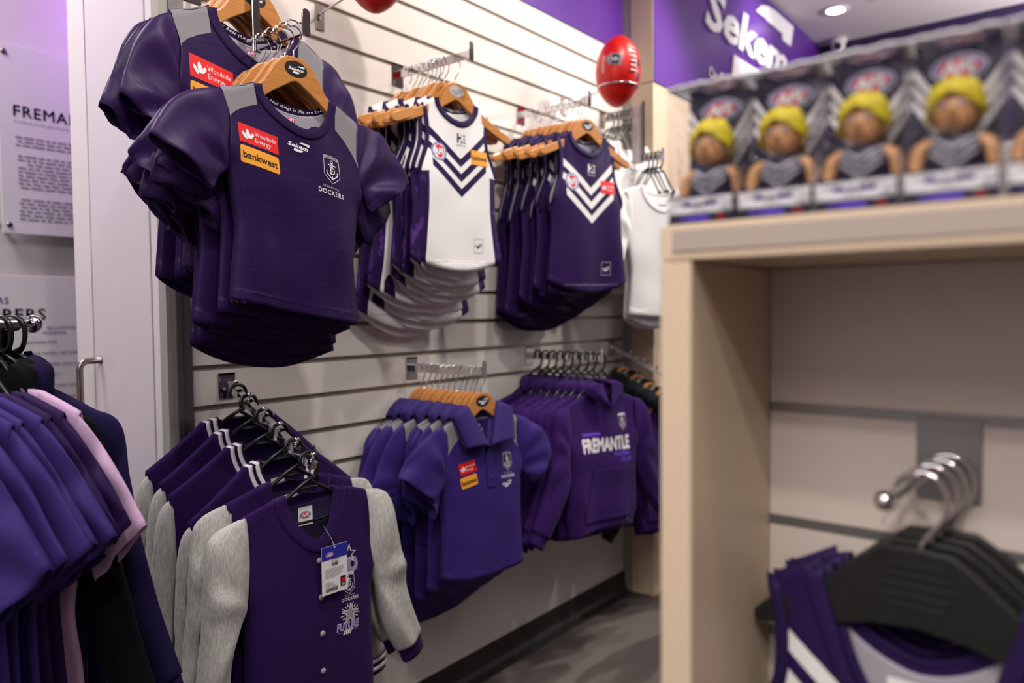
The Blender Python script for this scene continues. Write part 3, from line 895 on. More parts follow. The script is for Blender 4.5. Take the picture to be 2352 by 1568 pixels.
# ------------------------------------------------------------------ hangers
def hook_path(r=1.0):
    return [(0.0, 0, -0.082), (0.0, 0, -0.062), (0.004, 0, -0.055), (0.016, 0, -0.039), (0.021, 0, -0.026), (0.0215, 0, -0.015), (0.0165, 0, -0.003), (0.008, 0, 0.0022), (0.0, 0, 0.0026), (-0.009, 0, 0.0005), (-0.015, 0, -0.006), (-0.0175, 0, -0.014)]
def smooth_path(P, n=30): return [tuple(poly_curve(P, t)) for t in np.linspace(0, 1, n)]
_wood = None
def wooden_hanger(label, group, mb_=None, half_w=0.2235):
    t = thing('wooden_hanger', label, 'hanger', group=group)
    mb = MB(); mb.tube(smooth_path(hook_path()), 0.0017, M_chrome, 8); mb.build('hook', t)
    up = [(0.0, -0.0730), (0.018, -0.0742), (0.034, -0.0810), (0.050, -0.0965), (0.066, -0.118), (0.085, -0.1365), (0.115, -0.1555), (0.150, -0.1715), (0.176, -0.1815), (0.181, -0.1865), (0.1865, -0.1860), (0.205, -0.1935), (0.218, -0.1985), (0.2235, -0.2060), (0.2235, -0.2150), (0.2180, -0.2210)]
    lo = [(0.205, -0.2215), (0.165, -0.2070), (0.110, -0.1835), (0.060, -0.1565), (0.010, -0.1265), (0.0, -0.1235)]
    sq = lambda x: x if x < 0.06 else 0.06+(x-0.06)*(half_w-0.06)/(0.2235-0.06)
    half = [(sq(x), z) for x, z in up+lo]
    pts = half+[(-x, z) for x, z in half[::-1] if x > 1e-6]
    mb = MB(); mb.prism(pts, -0.0068, 0.0068, M_wood, 'xz', 0.0026, 2); o = mb.build('shoulder_bar', t)
    for f in o.data.polygons: f.use_smooth = False
    pr = Print(); pr.ell(0, -0.0985, 0.0278, 0.0162, mb_ or M_blackmat, 32, layer=0)
    b = pr.build('badge', lambda x, z, o_: (x, -0.0070-o_, z), t, maxlen=0)
    pr = Print(); sekem(pr, 0.0005, -0.0985, 0.0415, M_ink_w if mb_ is None else M_ink_g)
    pr.build('lettering', lambda x, z, o_: (x, -0.0076-o_, z), b, maxlen=0)
    return t
def plastic_hanger(label, group, half=0.165, drop=0.065, name='plastic_hanger', r=0.0042):
    t = thing(name, label, 'hanger', group=group)
    P = [(-0.0205, 0, -0.022), (-0.022, 0, -0.010), (-0.017, 0, 0.003), (-0.006, 0, 0.0085), (0.006, 0, 0.0085), (0.017, 0, 0.002), (0.0225, 0, -0.012), (0.0225, 0, -0.030), (0.017, 0, -0.047), (0.008, 0, -0.058)]
    mb = MB(); mb.tube(smooth_path(P, 34), r, M_black, 10); mb.build('hook', t)
    z0 = -0.058
    mb = MB()
    mb.tube([(0.012, 0, z0+0.008), (-0.03, 0, z0-0.012), (-half*0.6, 0, z0-drop*0.62), (-half, 0, z0-drop)], [r, r, r*0.9, r*0.85], M_black, 10)
    mb.build('arm', t)
    mb = MB()
    mb.tube([(0.0, 0, z0+0.004), (0.03, 0, z0-0.014), (half*0.6, 0, z0-drop*0.62), (half, 0, z0-drop)], [r, r, r*0.9, r*0.85], M_black, 10)
    mb.build('arm', t)
    mb = MB(); mb.tube([(-0.032, 0, z0-0.013), (0.034, 0, z0-0.015)], r*0.8, M_black, 8); mb.build('cross_bar', t)
    mb = MB(); mb.tube([(-half, 0, z0-drop), (-half*0.9, 0, z0-drop-0.012), (0, 0, z0-drop-0.014), (half*0.9, 0, z0-drop-0.012), (half, 0, z0-drop)], r*0.75, M_black, 8); mb.build('lower_bar', t)
    return t

# ------------------------------------------------------------------ garment kinds (each an Empty with its parts)
def shoulder_panels(sh, t, pts, m, back_pts=None):
    for sgn in (-1, 1):
        pr = Print(); pr.poly([(sgn*x, z) for x, z in pts], m)
        pr.build('shoulder_panel', sh.front, t, off=0.0008, maxlen=0.010)
        pr = Print(); pr.poly([(sgn*x, z) for x, z in (back_pts or pts)], m)
        pr.build('shoulder_panel', sh.back_outside, t, off=0.0008, maxlen=0.012)

def inner_neck(sh, t, zl, zt, txtw=0.15, k=0.0095, field=True, label=False, m=None, curve=0.35):
    """size print on the inside of the back, the motto on the back neck band"""
    pr = Print()
    if label:
        pr.at(0, zl, 1); pr.rect(0, 0, 0.038, 0.042, M_paperw, layer=0); afl(pr, 0, zl+0.002, 0.0155)
        pr.at(0, zl, 1); pr.text('6', 0.014, -0.015, 0.008, M_blue, layer=3)
        pr.build('neck_label', sh.back_inside, t, off=0.002, maxlen=0.012); return
    afl(pr, 0, zl, k)
    if field:
        pr.at(0, zl-0.0125, 1); pr.text('ON FIELD', 0, 0, 0.0105, M_ink_w, width=0.034, bold=0.02, layer=1)
    pr.build('neck_print', sh.back_inside, t, off=0.001, maxlen=0.01)

def neck_motto(sh, t, w=0.016):
    """lettering that follows the inside of the back neck band, one line"""
    txt = 'The best things in life are Freo'
    f, b = sh.neck_line(60)
    V, F = text_polys(txt, 0.0098, bold=0.008, spacing=1.12)
    xs = [v[0] for v in V]; W = max(xs)-min(xs); half = sh.nw*0.90
    pts = np.array([[p[0], p[1], p[2]] for p in b]); o = np.argsort(pts[:, 0]); pts = pts[o]
    def surf(x, z, off):
        q = x/(W/2)*half
        y0 = np.interp(q, pts[:, 0], pts[:, 1]); z0 = np.interp(q, pts[:, 0], pts[:, 2])
        zc = sh.zs+0.02
        d = np.array([-q*1.15, 0, max(0.0, zc-z0)+0.002]); d /= np.linalg.norm(d)
        h = w*0.48+z
        return (q+d[0]*h, y0-0.0042-0.10*h-off, z0+d[2]*h)
    pr = Print(); pr.add(V, F, M_ink_w)
    pr.build('neck_motto', surf, t, off=0.0006, maxlen=0)

def make_tee(name, label, cat, group, hero=False, seed=1, stacked=False, down=False):
    t = thing(name, label, cat, group=group)
    q = dict(seed=seed, skew=0.10, zs=-0.146, zsh=-0.1755, hb=-0.632)
    if hero: q.update(nu=85, nv=74, T=0.028, fold=0.0105, skew=0.17, dg=1.3, top_fold=0.0022)
    if stacked: q.update(T=0.012, Tb=0.010, fold=0.010, t0=0.0085)
    sh = Shirt(**q)
    sh.body('body', [M_tee, M_gin], t, inner=1)
    rr = random.Random(seed)
    for sgn, dz in ((-1, 0.0), (1, -0.006)):
        top = [(0.160, -0.1735), (0.232, -0.180), (0.275, -0.200+dz), (0.314, -0.287+dz)]
        bot = [(0.150, -0.318), (0.163, -0.326), (0.176, -0.336), (0.196, -0.366+dz)]
        if down:
            top = [(0.160, -0.1735), (0.210, -0.182), (0.240, -0.225), (0.266, -0.320)]; bot = [(0.150, -0.318), (0.158, -0.332), (0.166, -0.350), (0.178, -0.382)]
        elif not hero:
            top = [(0.160, -0.1735), (0.220, -0.184), (0.252, -0.238), (0.274, -0.330)]; bot = [(0.150, -0.318), (0.160, -0.335), (0.170, -0.360), (0.184, -0.402)]
        th = (0.012, 0.015, 0.017, 0.017, 0.019) if hero else (0.010, 0.012, 0.014, 0.012)
        if not hero: top = jit(top, rr, 0.045); bot = jit(bot, rr, 0.045)
        sleeve('sleeve', t, [M_tee_side, M_tee_side], top, bot, sgn, th, ns=30 if hero else 18, nr=40 if hero else 24, y=(0, -0.006, -0.004, -0.012) if hero else (0, -0.003, rr.uniform(-0.012, 0.006)), amp=0.010 if hero else 0.012, seed=seed+7*sgn+3, hem=0.14, inner=1)
    sh.band('neck_band', M_rib, t, 0.0165)
    shoulder_panels(sh, t, [(0.100, -0.1495), (0.135, -0.1620), (0.171, -0.1770), (0.165, -0.212), (0.160, -0.254), (0.143, -0.232), (0.120, -0.212), (0.0965, -0.198)], M_grey)
    pr = Print()
    for sgn in (-1, 1):
        pr.stroke([(sgn*0.152, -0.325), (sgn*0.146, -0.36), (sgn*0.137, -0.42), (sgn*0.130, -0.50), (sgn*0.122, -0.585)], 0.0010, M_rib)
    pr.stroke([(x, sh.hf+0.021+0.0*x) for x in np.linspace(-0.13, 0.13, 15)], 0.0009, M_rib)
    pr.build('seam', sh.front, t, off=0.0005)
    inner_neck(sh, t, -0.1985, 0, k=0.0122)
    neck_motto(sh, t)
    rot = 0.0
    pr = Print(); woodside(pr, -0.100, -0.276, 0.087, 0.0365); p = pr.build('sponsor_patch', sh.front, t, maxlen=0.008, label='red sponsor patch')
    pr = Print(); woodside_ink(pr, -0.100, -0.276, 0.087); pr.build('lettering', sh.front, p, off=0.0010, maxlen=0.008)
    pr = Print(); bankwest(pr, -0.101, -0.3175, 0.0855, 0.0335); p = pr.build('sponsor_patch', sh.front, t, maxlen=0.008, label='yellow sponsor patch')
    pr = Print(); bankwest_ink(pr, -0.101, -0.3175, 0.0855); pr.build('lettering', sh.front, p, off=0.0010, maxlen=0.008)
    pr = Print(); sekem(pr, -0.008, -0.2600, 0.054, M_ink_w); pr.build('maker_logo', sh.front, t)
    pr = Print(); crest(pr, 0.076, -0.2840, 1.0); pr.build('club_crest', sh.front, t)
    pr = Print(); dockers(pr, 0.072, -0.3300, 1.0); pr.build('club_lettering', sh.front, t)
    return t

def make_guernsey(name, label, cat, group, white=True, seed=2, stacked=False, prints=True, wide=False):
    t = thing(name, label, cat, group=group)
    q = dict(nw=0.082, zs=-0.128, nf=-0.203, nb=-0.160, shw=0.126, zsh=-0.152,
             prof=[(-0.152, 0.126), (-0.20, 0.116), (-0.26, 0.117), (-0.335, 0.152), (-0.45, 0.153), (-0.60, 0.172)], hf=-0.628, hs=-0.590, hb=-0.645,
             T=0.024, Tb=0.016, fold=0.012, dg=1.0, vpit=0.43, edge=0.62, seed=seed, skew=-0.02, sharp=1.8)
    if stacked: q.update(T=0.010, Tb=0.008, fold=0.017, t0=0.0075, skew=random.Random(seed).uniform(-.12, .12))
    if wide: q.update(nw=0.096, nb=-0.222, nf=-0.300, shw=0.138, prof=[(-0.152, 0.138), (-0.20, 0.126), (-0.26, 0.126), (-0.345, 0.165), (-0.45, 0.165), (-0.60, 0.172)], sharp=1.7)
    sh = Shirt(**q); sh.side_u = 0.78; sh.plain_in = white
    A, B = (M_gw, M_gpd) if white else (M_gp, M_gw)
    sh.body('body', [A, M_gw if white else M_gin, M_gside if white else M_gp], t, inner=1, side=2)
    sh.band('neck_band', M_gpd, t, 0.015)
    for sgn in (-1, 1): sh.arm_band('arm_binding', M_gpd, t, sgn)
    pr = Print()
    for zt, xm in ((-0.322, 0.1165), (-0.366, 0.134), (-0.410, 0.104)):
        for sgn in (-1, 1):
            pts = []; n = 9
            low = [(sgn*xm*i/n, zt+0.80*xm*i/n) for i in range(n+1)]; hi = [(x, z+0.0235) for x, z in low]
            V = low+hi; F = [(i, i+1, n+2+i, n+1+i) for i in range(n)]
            pr.add(V, F, B, layer=0)
    pr.build('chevron_print', sh.front, t, maxlen=0.011)
    pr = Print()
    for zt in (-0.300, -0.345, -0.39):
        for sgn in (-1, 1):
            n = 6; low = [(sgn*0.13*i/n, zt+0.80*0.13*i/n) for i in range(n+1)]; hi = [(x, z+0.0235) for x, z in low]
            pr.add(low+hi, [(i, i+1, n+2+i, n+1+i) for i in range(n)], B, layer=0)
    pr.build('chevron_print', sh.back_outside, t, maxlen=0.02)
    pr = Print(); pr.stroke([(x, sh.hf+0.026) for x in np.linspace(-0.12, 0.12, 13)], 0.0008, M_ink_g); pr.build('seam', sh.front, t)
    if not prints: return t
    if wide:
        pr = Print(); pr.rect(0, -0.246, 0.052, 0.030, M_paperw, layer=0); afl(pr, -0.010, -0.244, 0.0135); pr.build('neck_label', sh.back_inside, t, off=0.002)
    else:
        inner_neck(sh, t, -0.176, 0, k=0.008, field=False); neck_motto(sh, t, 0.015)
    kx = M_navy if white else M_ink_w
    pr = Print(); pr.at(0.004, -0.238, 1)
    for (x, z, w, h) in ((-0.0125, 0, 0.006, 0.027), (-0.005, 0.001, 0.009, 0.006), (0.0015, -0.0105, 0.006, 0.006), (0.0115, -0.0105, 0.006, 0.006), (0.0115, 0.008, 0.006, 0.006), (0.0115, -0.0015, 0.006, 0.005)):
        pr.rect(x, z, w, h, kx, layer=0)
    pr.rect(0.0015, 0.0100, 0.005, 0.006, M_yel, layer=0)
    pr.text('HOSTPLUS', 0, -0.0205, 0.0065, kx, width=0.034, layer=0)
    pr.build('sponsor_logo', sh.front, t)
    pr = Print(); pr.at(-0.078, -0.284, 0.0260); pr.ell(0, 0, 1.04, 1.04, M_ink_w, layer=0); pr.ell(0, 0, 1.0, 1.0, M_blue, layer=1); pr.ell(0, 0, .86, .86, M_ink_w, layer=2)
    pr.poly([(-0.5, 0.62), (0, 0.80), (0.62, 0.5), (0.72, 0), (0.5, -0.5), (0, -0.78), (-0.3, -0.6)], M_red, layer=3)
    pr.text('AFL', 0, 0, 0.95, M_blue, width=1.62, bold=0.09, shear=0.1, layer=4); pr.text('AFL', 0, 0, 0.95, M_ink_w, width=1.5, bold=0.04, shear=0.1, layer=5)
    pr.build('league_badge', sh.front, t)
    if white:
        pr = Print(); bankwest(pr, 0.078, -0.288, 0.072, 0.043, 0, 0.0); p = pr.build('sponsor_patch', sh.front, t, off=0.0012, label='yellow sponsor patch')
        pr = Print(); bankwest_ink(pr, 0.078, -0.288, 0.072); pr.build('lettering', sh.front, p, off=0.0017)
        col = M_gpd
    else:
        pr = Print(); woodside(pr, 0.080, -0.292, 0.066, 0.040); p = pr.build('sponsor_patch', sh.front, t, off=0.0012, label='red sponsor patch')
        pr = Print(); woodside_ink(pr, 0.080, -0.292, 0.066, 0.040); pr.build('lettering', sh.front, p, off=0.0017)
        col = M_ink_w
    pr = Print(); pr.at(0.070, -0.552, 1); c = 0.0195
    pr.stroke([(-c, -c), (c, -c), (c, c*1.1), (-c, c*1.1)], 0.0008, col, True); sekem(pr, 0.070, -0.551, 0.031, col)
    pr.build('maker_logo', sh.front, t)
    return t

def make_polo(name, label, cat, group, hero=False, seed=3, stacked=False):
    t = thing(name, label, cat, group=group)
    q = dict(nw=0.060, zs=-0.124, nf=-0.262, nb=-0.142, shw=0.160, zsh=-0.158, neck='v', prof=[(-0.158, 0.160), (-0.23, 0.153), (-0.31, 0.166), (-0.45, 0.162), (-0.60, 0.172)],
             hf=-0.618, hs=-0.600, hb=-0.640, T=0.028, fold=0.013, dg=1.0, top_fold=0.002, seed=seed, skew=0.06, vpit=0.33, lean=0.014)
    if stacked: q.update(T=0.011, Tb=0.009, fold=0.011, t0=0.0085)
    sh = Shirt(**q); rr = random.Random(seed)
    sh.body('body', [M_polo, M_polo_rib], t, inner=1)
    for sgn in (-1, 1):
        top = [(0.150, -0.1545), (0.222, -0.165), (0.285, -0.200), (0.332, -0.270)] if sgn < 0 else [(0.150, -0.1545), (0.222, -0.170), (0.280, -0.205), (0.318, -0.290)]
        bot = [(0.142, -0.305), (0.165, -0.325), (0.185, -0.342), (0.212, -0.362)] if sgn < 0 else [(0.142, -0.305), (0.170, -0.330), (0.190, -0.352), (0.222, -0.378)]
        if not hero:
            top = [(0.150, -0.1545), (0.205, -0.165), (0.232, -0.215), (0.252, -0.295)]; bot = [(0.142, -0.305), (0.152, -0.32), (0.160, -0.340), (0.174, -0.368)]
            top = jit(top, rr, 0.05); bot = jit(bot, rr, 0.05)
        sleeve('sleeve', t, [M_polo, M_polo_rib], top, bot, sgn, (0.012, 0.022, 0.027, 0.024) if hero else (0.009, 0.012, 0.014, 0.012), ns=24, nr=30, y=(0, -0.006, -0.012), amp=0.010, seed=seed+5*sgn, hem=0.14, inner=1)
    shoulder_panels(sh, t, [(0.070, -0.1275), (0.11, -0.141), (0.159, -0.1585), (0.154, -0.20), (0.150, -0.246), (0.132, -0.226), (0.104, -0.200), (0.075, -0.165)], M_grey)
    # turned-down collar
    V = []; rows = 6; cols = 41
    for i in range(cols):
        tt = -1+2*i/(cols-1); a = abs(tt); s_ = 1 if tt > 0 else -1
        if a > 0.42:
            k = (a-0.42)/0.58
            p = np.array([0.060*(1-k)+0.004*k, -0.004-0.030*k, -0.128*(1-k)-0.238*k])
            e = np.array([0.062*(1-k)+0.006*k, -0.004-0.036*k, -0.100*(1-k)-0.226*k])
            g = np.array([0.128*(1-k)+0.102*k, -0.012-0.030*k, -0.130*(1-k)-0.222*k])
        else:
            k = a/0.42; c = math.sin(k*math.pi/2)
            p = np.array([0.060*c, 0.016*(1-k*k)-0.004*k, -0.142+0.014*k*k]); e = np.array([0.062*c, 0.019*(1-k*k)-0.004*k, -0.112+0.012*k*k])
            g = np.array([0.128*c, 0.036*(1-k*k)-0.012*k, -0.168+0.038*k*k])
        for j in range(rows):
            w = j/(rows-1)
            if w <= 0.25: q = p+(e-p)*(w/0.25)
            else:
                h = (w-0.25)/0.75; q = e+(g-e)*h+np.array([0, (-1 if a > 0.42 else 1)*0.008*math.sin(math.pi*h)*1.0, 0.004*math.sin(math.pi*h)])
            V.append((s_*q[0], q[1], q[2]))
    F = [(i*rows+j, i*rows+j+1, (i+1)*rows+j+1, (i+1)*rows+j) for i in range(cols-1) for j in range(rows-1)]
    V, F, fm = shell(np.array(V), F, [0]*len(F), 0.0020, None)
    link_mesh('collar', arr_mesh('collar', V, F, [M_polo_rib], fm), t)
    # button placket with two buttons
    pr = Print(); pr.poly([(-0.004, -0.252), (0.026, -0.235), (0.030, -0.300), (0.030, -0.352), (-0.002, -0.352)], M_polo)
    o = pr.build('placket', sh.front, t, off=0.0002); extrude_y(o, -0.0028)
    mb = MB()
    for z in (-0.288, -0.325):
        X, Y, Z = sh.front(0.013, z, 0.0035); mb.lathe([(0.0003, -0.0016), (0.0045, -0.0016), (0.0052, 0.0), (0.0045, 0.0012)], M_polo_rib, 14, 'y', (X, Y, Z))
    mb.build('button', t)
    inner_neck(sh, t, -0.172, 0, k=0.0085)
    pr = Print(); pr.text('The best things in life are Freo', 0, -0.152, 0.0085, M_ink_w, width=0.085, bold=0.006); pr.build('neck_motto', sh.back_inside, t, off=0.001)
    pr = Print(); woodside(pr, -0.082, -0.287, 0.066, 0.033, 0.16); p = pr.build('sponsor_patch', sh.front, t, off=0.0012, label='red sponsor patch')
    pr = Print(); woodside_ink(pr, -0.082, -0.287, 0.066, 0.033, 0.16); pr.build('lettering', sh.front, p, off=0.0017)
    pr = Print(); bankwest(pr, -0.080, -0.326, 0.066, 0.032, 0.16); p = pr.build('sponsor_patch', sh.front, t, off=0.0012, label='yellow sponsor patch')
    pr = Print(); bankwest_ink(pr, -0.080, -0.326, 0.066, 0.16); pr.build('lettering', sh.front, p, off=0.0017)
    pr = Print(); crest(pr, 0.090, -0.284, 0.92, M_card); pr.build('club_crest', sh.front, t)
    pr = Print(); dockers(pr, 0.089, -0.326, 0.86); pr.build('club_lettering', sh.front, t)
    pr = Print(); sekem(pr, 0.082, -0.350, 0.044, M_ink_w); pr.build('maker_logo', sh.front, t)
    return t

def hood_ring(name, t, m, seed=3):
    """empty hood hanging from the hook: rises from the neck seam to a soft peak and opens in a narrow V at the throat"""
    F_ = Folds(seed, (40, 110)); cols = 61; rows = 12; V = []
    for i in range(cols):
        tt = -1+2*i/(cols-1); a = abs(tt); s_ = 1 if tt > 0 else -1
        if a > 0.5:
            k = (a-0.5)/0.5; k = k*k*(3-2*k)*0.4+k*0.6
            p = np.array([0.096*(1-k)+0.002*k, -0.022-0.022*k, -0.140*(1-k)-0.192*k])
            e = np.array([0.040*(1-k)+0.003*k, -0.030-0.018*k, -0.092*(1-k)-0.184*k])
        else:
            k = a/0.5; c = math.sin(k*math.pi/2)
            p = np.array([0.096*c, 0.030*(1-k*k)-0.022*k*k, -0.150+0.010*k]); e = np.array([0.040*c, 0.036*(1-k*k)-0.030*k*k, -0.074-0.018*k])
        fr = max(0.0, (a-0.5)/0.5)
        for j in range(rows):
            w = j/(rows-1)
            q = p+(e-p)*w
            out = np.array([p[0]*s_, 1.4*p[1], 0.0]); out /= max(1e-6, np.linalg.norm(out))
            out = np.array([abs(out[0]), out[1], 0.55]); out /= np.linalg.norm(out)
            b = (0.022*math.sin(math.pi*min(1, w*1.05))+0.010*math.sin(math.pi*w)**2*float(F_(tt*0.6, w*0.05)))*(1-0.72*fr)
            q = q+out*b
            if w > 0.8: q = q+np.array([-0.012*(w-0.8)/0.2*(1-fr), 0, -0.010*((w-0.8)/0.2)**2*(1-fr)])
            V.append((s_*q[0], q[1], q[2]))
    F = [(i*rows+j, i*rows+j+1, (i+1)*rows+j+1, (i+1)*rows+j) for i in range(cols-1) for j in range(rows-1)]
    V = np.array(V); f0 = F[(cols//2)*(rows-1)+3]; q = V[list(f0)]
    if np.cross(q[2]-q[0], q[3]-q[1])[1] < 0: F = [tuple(reversed(f)) for f in F]
    V, F, fm = shell(V, F, [0]*len(F), 0.006, None)
    return link_mesh(name, arr_mesh(name, V, F, [m], fm), t)

def make_hoodie(name, label, cat, group, m=None, m2=None, msl=None, hero=False, seed=4, stacked=False, prints=True, mhood=None):
    m = m or M_hood; m2 = m2 or m; msl = msl or m
    t = thing(name, label, cat, group=group)
    q = dict(nw=0.072, zs=-0.128, nf=-0.175, nb=-0.145, shw=0.196, zsh=-0.168, prof=[(-0.168, 0.196), (-0.26, 0.184), (-0.34, 0.190), (-0.48, 0.192), (-0.575, 0.192), (-0.60, 0.180), (-0.64, 0.176)],
             hf=-0.622, hs=-0.640, hb=-0.655, T=0.034, fold=0.014, dg=1.2, top_fold=0.004, seed=seed, skew=0.05, hem=0.05, th=0.003, vpit=0.33)
    if stacked: q.update(T=0.015, Tb=0.012, fold=0.008, t0=0.009)
    sh = Shirt(**q)
    sh.body('body', [m, m], t, inner=1)
    for sgn in (-1, 1):
        top = [(0.182, -0.166), (0.245, -0.190), (0.268, -0.290), (0.318, -0.440), (0.372, -0.560)]
        bot = [(0.176, -0.330), (0.188, -0.380), (0.200, -0.440), (0.238, -0.520), (0.296, -0.605)]
        th = (0.016, 0.032, 0.032, 0.028, 0.024) if hero else (0.011, 0.015, 0.016, 0.014, 0.013)
        sleeve('sleeve', t, [msl, msl], top, bot, sgn, th, ns=30, nr=26, y=(0, -0.006, -0.016, -0.014), amp=0.011, seed=seed+3*sgn, curve=poly_curve, th=0.003, k=(1, 4))
        sleeve('cuff', t, [msl, msl], [(0.366, -0.556), (0.384, -0.598)], [(0.300, -0.598), (0.326, -0.634)], sgn, (0.020, 0.017) if hero else (0.012, 0.011), ns=6, nr=20, y=(-0.014, -0.014), amp=0.002, seed=5, th=0.003)
    hood_ring('hood', t, mhood or m, seed=seed)
    pr = Print(); pr.poly([(-0.075, -0.405), (0.075, -0.405), (0.080, -0.43), (0.128, -0.545), (0.128, -0.585), (-0.128, -0.585), (-0.128, -0.545), (-0.080, -0.43)], m2)
    o = pr.build('front_pocket', sh.front, t, off=0.0004, maxlen=0.014); extrude_y(o, -0.005)
    if prints:
        pr = Print(); pr.text('FREMANTLE', 0.0, -0.318, 0.066, M_ink_w, width=0.268, bold=0.05); pr.build('chest_lettering', sh.front, t)
        pr = Print(); pr.text('FOOTBALL', 0.085, -0.357, 0.0190, M_ink_p, width=0.098, bold=0.03); pr.text('CLUB', 0.100, -0.379, 0.0190, M_ink_p, width=0.066, bold=0.03)
        pr.build('club_lettering', sh.front, t)['kind'] = 'stuff'
        pr = Print(); pr.rect(-0.082, -0.279, 0.092, 0.010, M_ink_p, layer=1); pr.build('small_print', sh.front, t)
        pr = Print(); crest(pr, 0.100, -0.245, 1.02, M_card, band=M_ink_w); pr.build('club_crest', sh.front, t)
        pr = Print(); pr.rect(0.105, -0.600, 0.012, 0.020, M_blackmat); pr.rect(0.105, -0.600, 0.004, 0.014, M_ink_g, layer=1); pr.build('hem_tag', sh.front, t, off=0.003)
    return t

def star_pts(cx, cz, r1, r2, rot=0.1, n=5):
    return [(cx+(r1 if i % 2 == 0 else r2)*math.sin(rot+math.pi*i/n), cz+(r1 if i % 2 == 0 else r2)*math.cos(rot+math.pi*i/n)) for i in range(2*n)]

def make_jacket(name, label, cat, group, striped=False, hero=False, seed=5):
    t = thing(name, label, cat, group=group)
    q = dict(nw=0.088, zs=-0.082, nf=-0.212, nb=-0.112, shw=0.172, zsh=-0.108, prof=[(-0.108, 0.172), (-0.20, 0.158), (-0.30, 0.166), (-0.45, 0.170), (-0.585, 0.172), (-0.60, 0.164), (-0.65, 0.162)],
             hf=-0.650, hs=-0.650, hb=-0.655, T=0.034, Tb=0.020, fold=0.006, top_fold=0.002, seed=seed, skew=0.07, hem=0.05, th=0.0032, sharp=1.55, split=True, lean=0.030)
    if hero: q.update(nu=75, nv=64)
    else: q.update(T=0.018, Tb=0.013, fold=0.009)
    if striped: q.update(nw=0.098, zs=-0.070, nf=-0.20, shw=0.236, zsh=-0.176, prof=[(-0.176, 0.236), (-0.27, 0.222), (-0.36, 0.226), (-0.50, 0.228), (-0.68, 0.224), (-0.70, 0.215)], hf=-0.70, hs=-0.70, hb=-0.71)
    sh = Shirt(**q)
    sh.body('body', [M_fleece, M_fleece_d], t, inner=1)
    sh.band('collar', M_fleece, t, 0.042 if striped else 0.026, th=0.0045, out=0.005)
    if striped:
        # two white knit stripes round the collar
        f, b = sh.neck_line(); loop = np.vstack([f, b[1:-1]]); n = len(loop); nf = len(f)
        V = []; F = []
        for (q0, q1) in ((0.005, 0.014), (0.023, 0.032)):
            base = len(V)
            for k, p in enumerate(loop):
                d = np.array([-p[0]*1.15, 0, max(0.0, (sh.zs+0.02-p[2]))+0.002]); d /= np.linalg.norm(d); s_ = -1 if k < nf else 1
                for qq in (q0, q1): V.append(p+d*qq+np.array([0, s_*(0.0036+0.10*qq*(1 if s_ < 0 else 1)), 0.0012]))
            for k in range(n): F.append((base+2*k, base+2*((k+1) % n), base+2*((k+1) % n)+1, base+2*k+1))
        V, F, fm = shell(np.array(V), F, [0]*len(F), 0.004, None)
        link_mesh('collar_stripes', arr_mesh('collar_stripes', V, F, [M_ink_w], fm), t)
    for sgn in (-1, 1):
        if sgn > 0:
            top = [(0.160, -0.106), (0.222, -0.128), (0.254, -0.250), (0.278, -0.390), (0.318, -0.500)]
            bot = [(0.160, -0.300), (0.182, -0.350), (0.196, -0.410), (0.212, -0.470), (0.246, -0.533)]
            c1, c2 = [(0.316, -0.498), (0.330, -0.542)], [(0.248, -0.530), (0.268, -0.572)]
        else:
            top = [(0.160, -0.106), (0.228, -0.126), (0.250, -0.170), (0.260, -0.300), (0.278, -0.440), (0.300, -0.560)]
            bot = [(0.160, -0.282), (0.166, -0.306), (0.184, -0.340), (0.206, -0.420), (0.214, -0.500), (0.226, -0.580)]
            c1, c2 = [(0.298, -0.556), (0.300, -0.602)], [(0.228, -0.576), (0.236, -0.620)]
        if striped:
            top = [(0.226, -0.172), (0.252, -0.196), (0.272, -0.300), (0.284, -0.460), (0.290, -0.640)]
            bot = [(0.214, -0.360), (0.212, -0.400), (0.214, -0.480), (0.218, -0.560), (0.222, -0.650)]
            c1, c2 = [(0.288, -0.636), (0.286, -0.690)], [(0.224, -0.646), (0.228, -0.698)]
        th = (0.016, 0.034, 0.036, 0.032, 0.026) if hero else (0.012, 0.020, 0.022, 0.020, 0.016)
        sleeve('sleeve', t, [M_marle, M_marle], top, bot, sgn, th, ns=34 if hero else 24, nr=34 if hero else 24, y=(0, -0.004, -0.010, -0.010), amp=0.013, seed=seed+2*sgn, curve=poly_curve, th=0.0030, k=(1, 4))
        sleeve('cuff', t, [M_fleece, M_fleece], c1, c2, sgn, (0.024, 0.020) if hero else (0.015, 0.013), ns=6, nr=22, y=(-0.010, -0.010), amp=0.002, seed=6, th=0.003)
        if striped:
            A = np.array(c1); B = np.array(c2)
            for (u0, u1) in ((0.2, 0.38), (0.6, 0.78)):
                sleeve('cuff_stripe', t, [M_ink_w, M_ink_w], [tuple(A[0]+(A[1]-A[0])*u0), tuple(A[0]+(A[1]-A[0])*u1)], [tuple(B[0]+(B[1]-B[0])*u0), tuple(B[0]+(B[1]-B[0])*u1)], sgn, (0.0165, 0.0160), ns=3, nr=22, y=(-0.010, -0.010), amp=0.0, seed=6, th=0.003)
    pr = Print()
    for sgn in (-1, 1):
        pr.stroke([(sgn*(sh.nw+0.012+(sh.shw-sh.nw-0.014)*i/8), sh.zs+(sh.zsh-sh.zs)*(i/8)-0.022) for i in range(9)], 0.0022, M_fleece_d, layer=0)
    pr.stroke([(-0.009, -0.225-0.045*i) for i in range(10)], 0.0016, M_fleece_d, layer=1)
    pr.build('seam', sh.front, t)
    mb = MB()
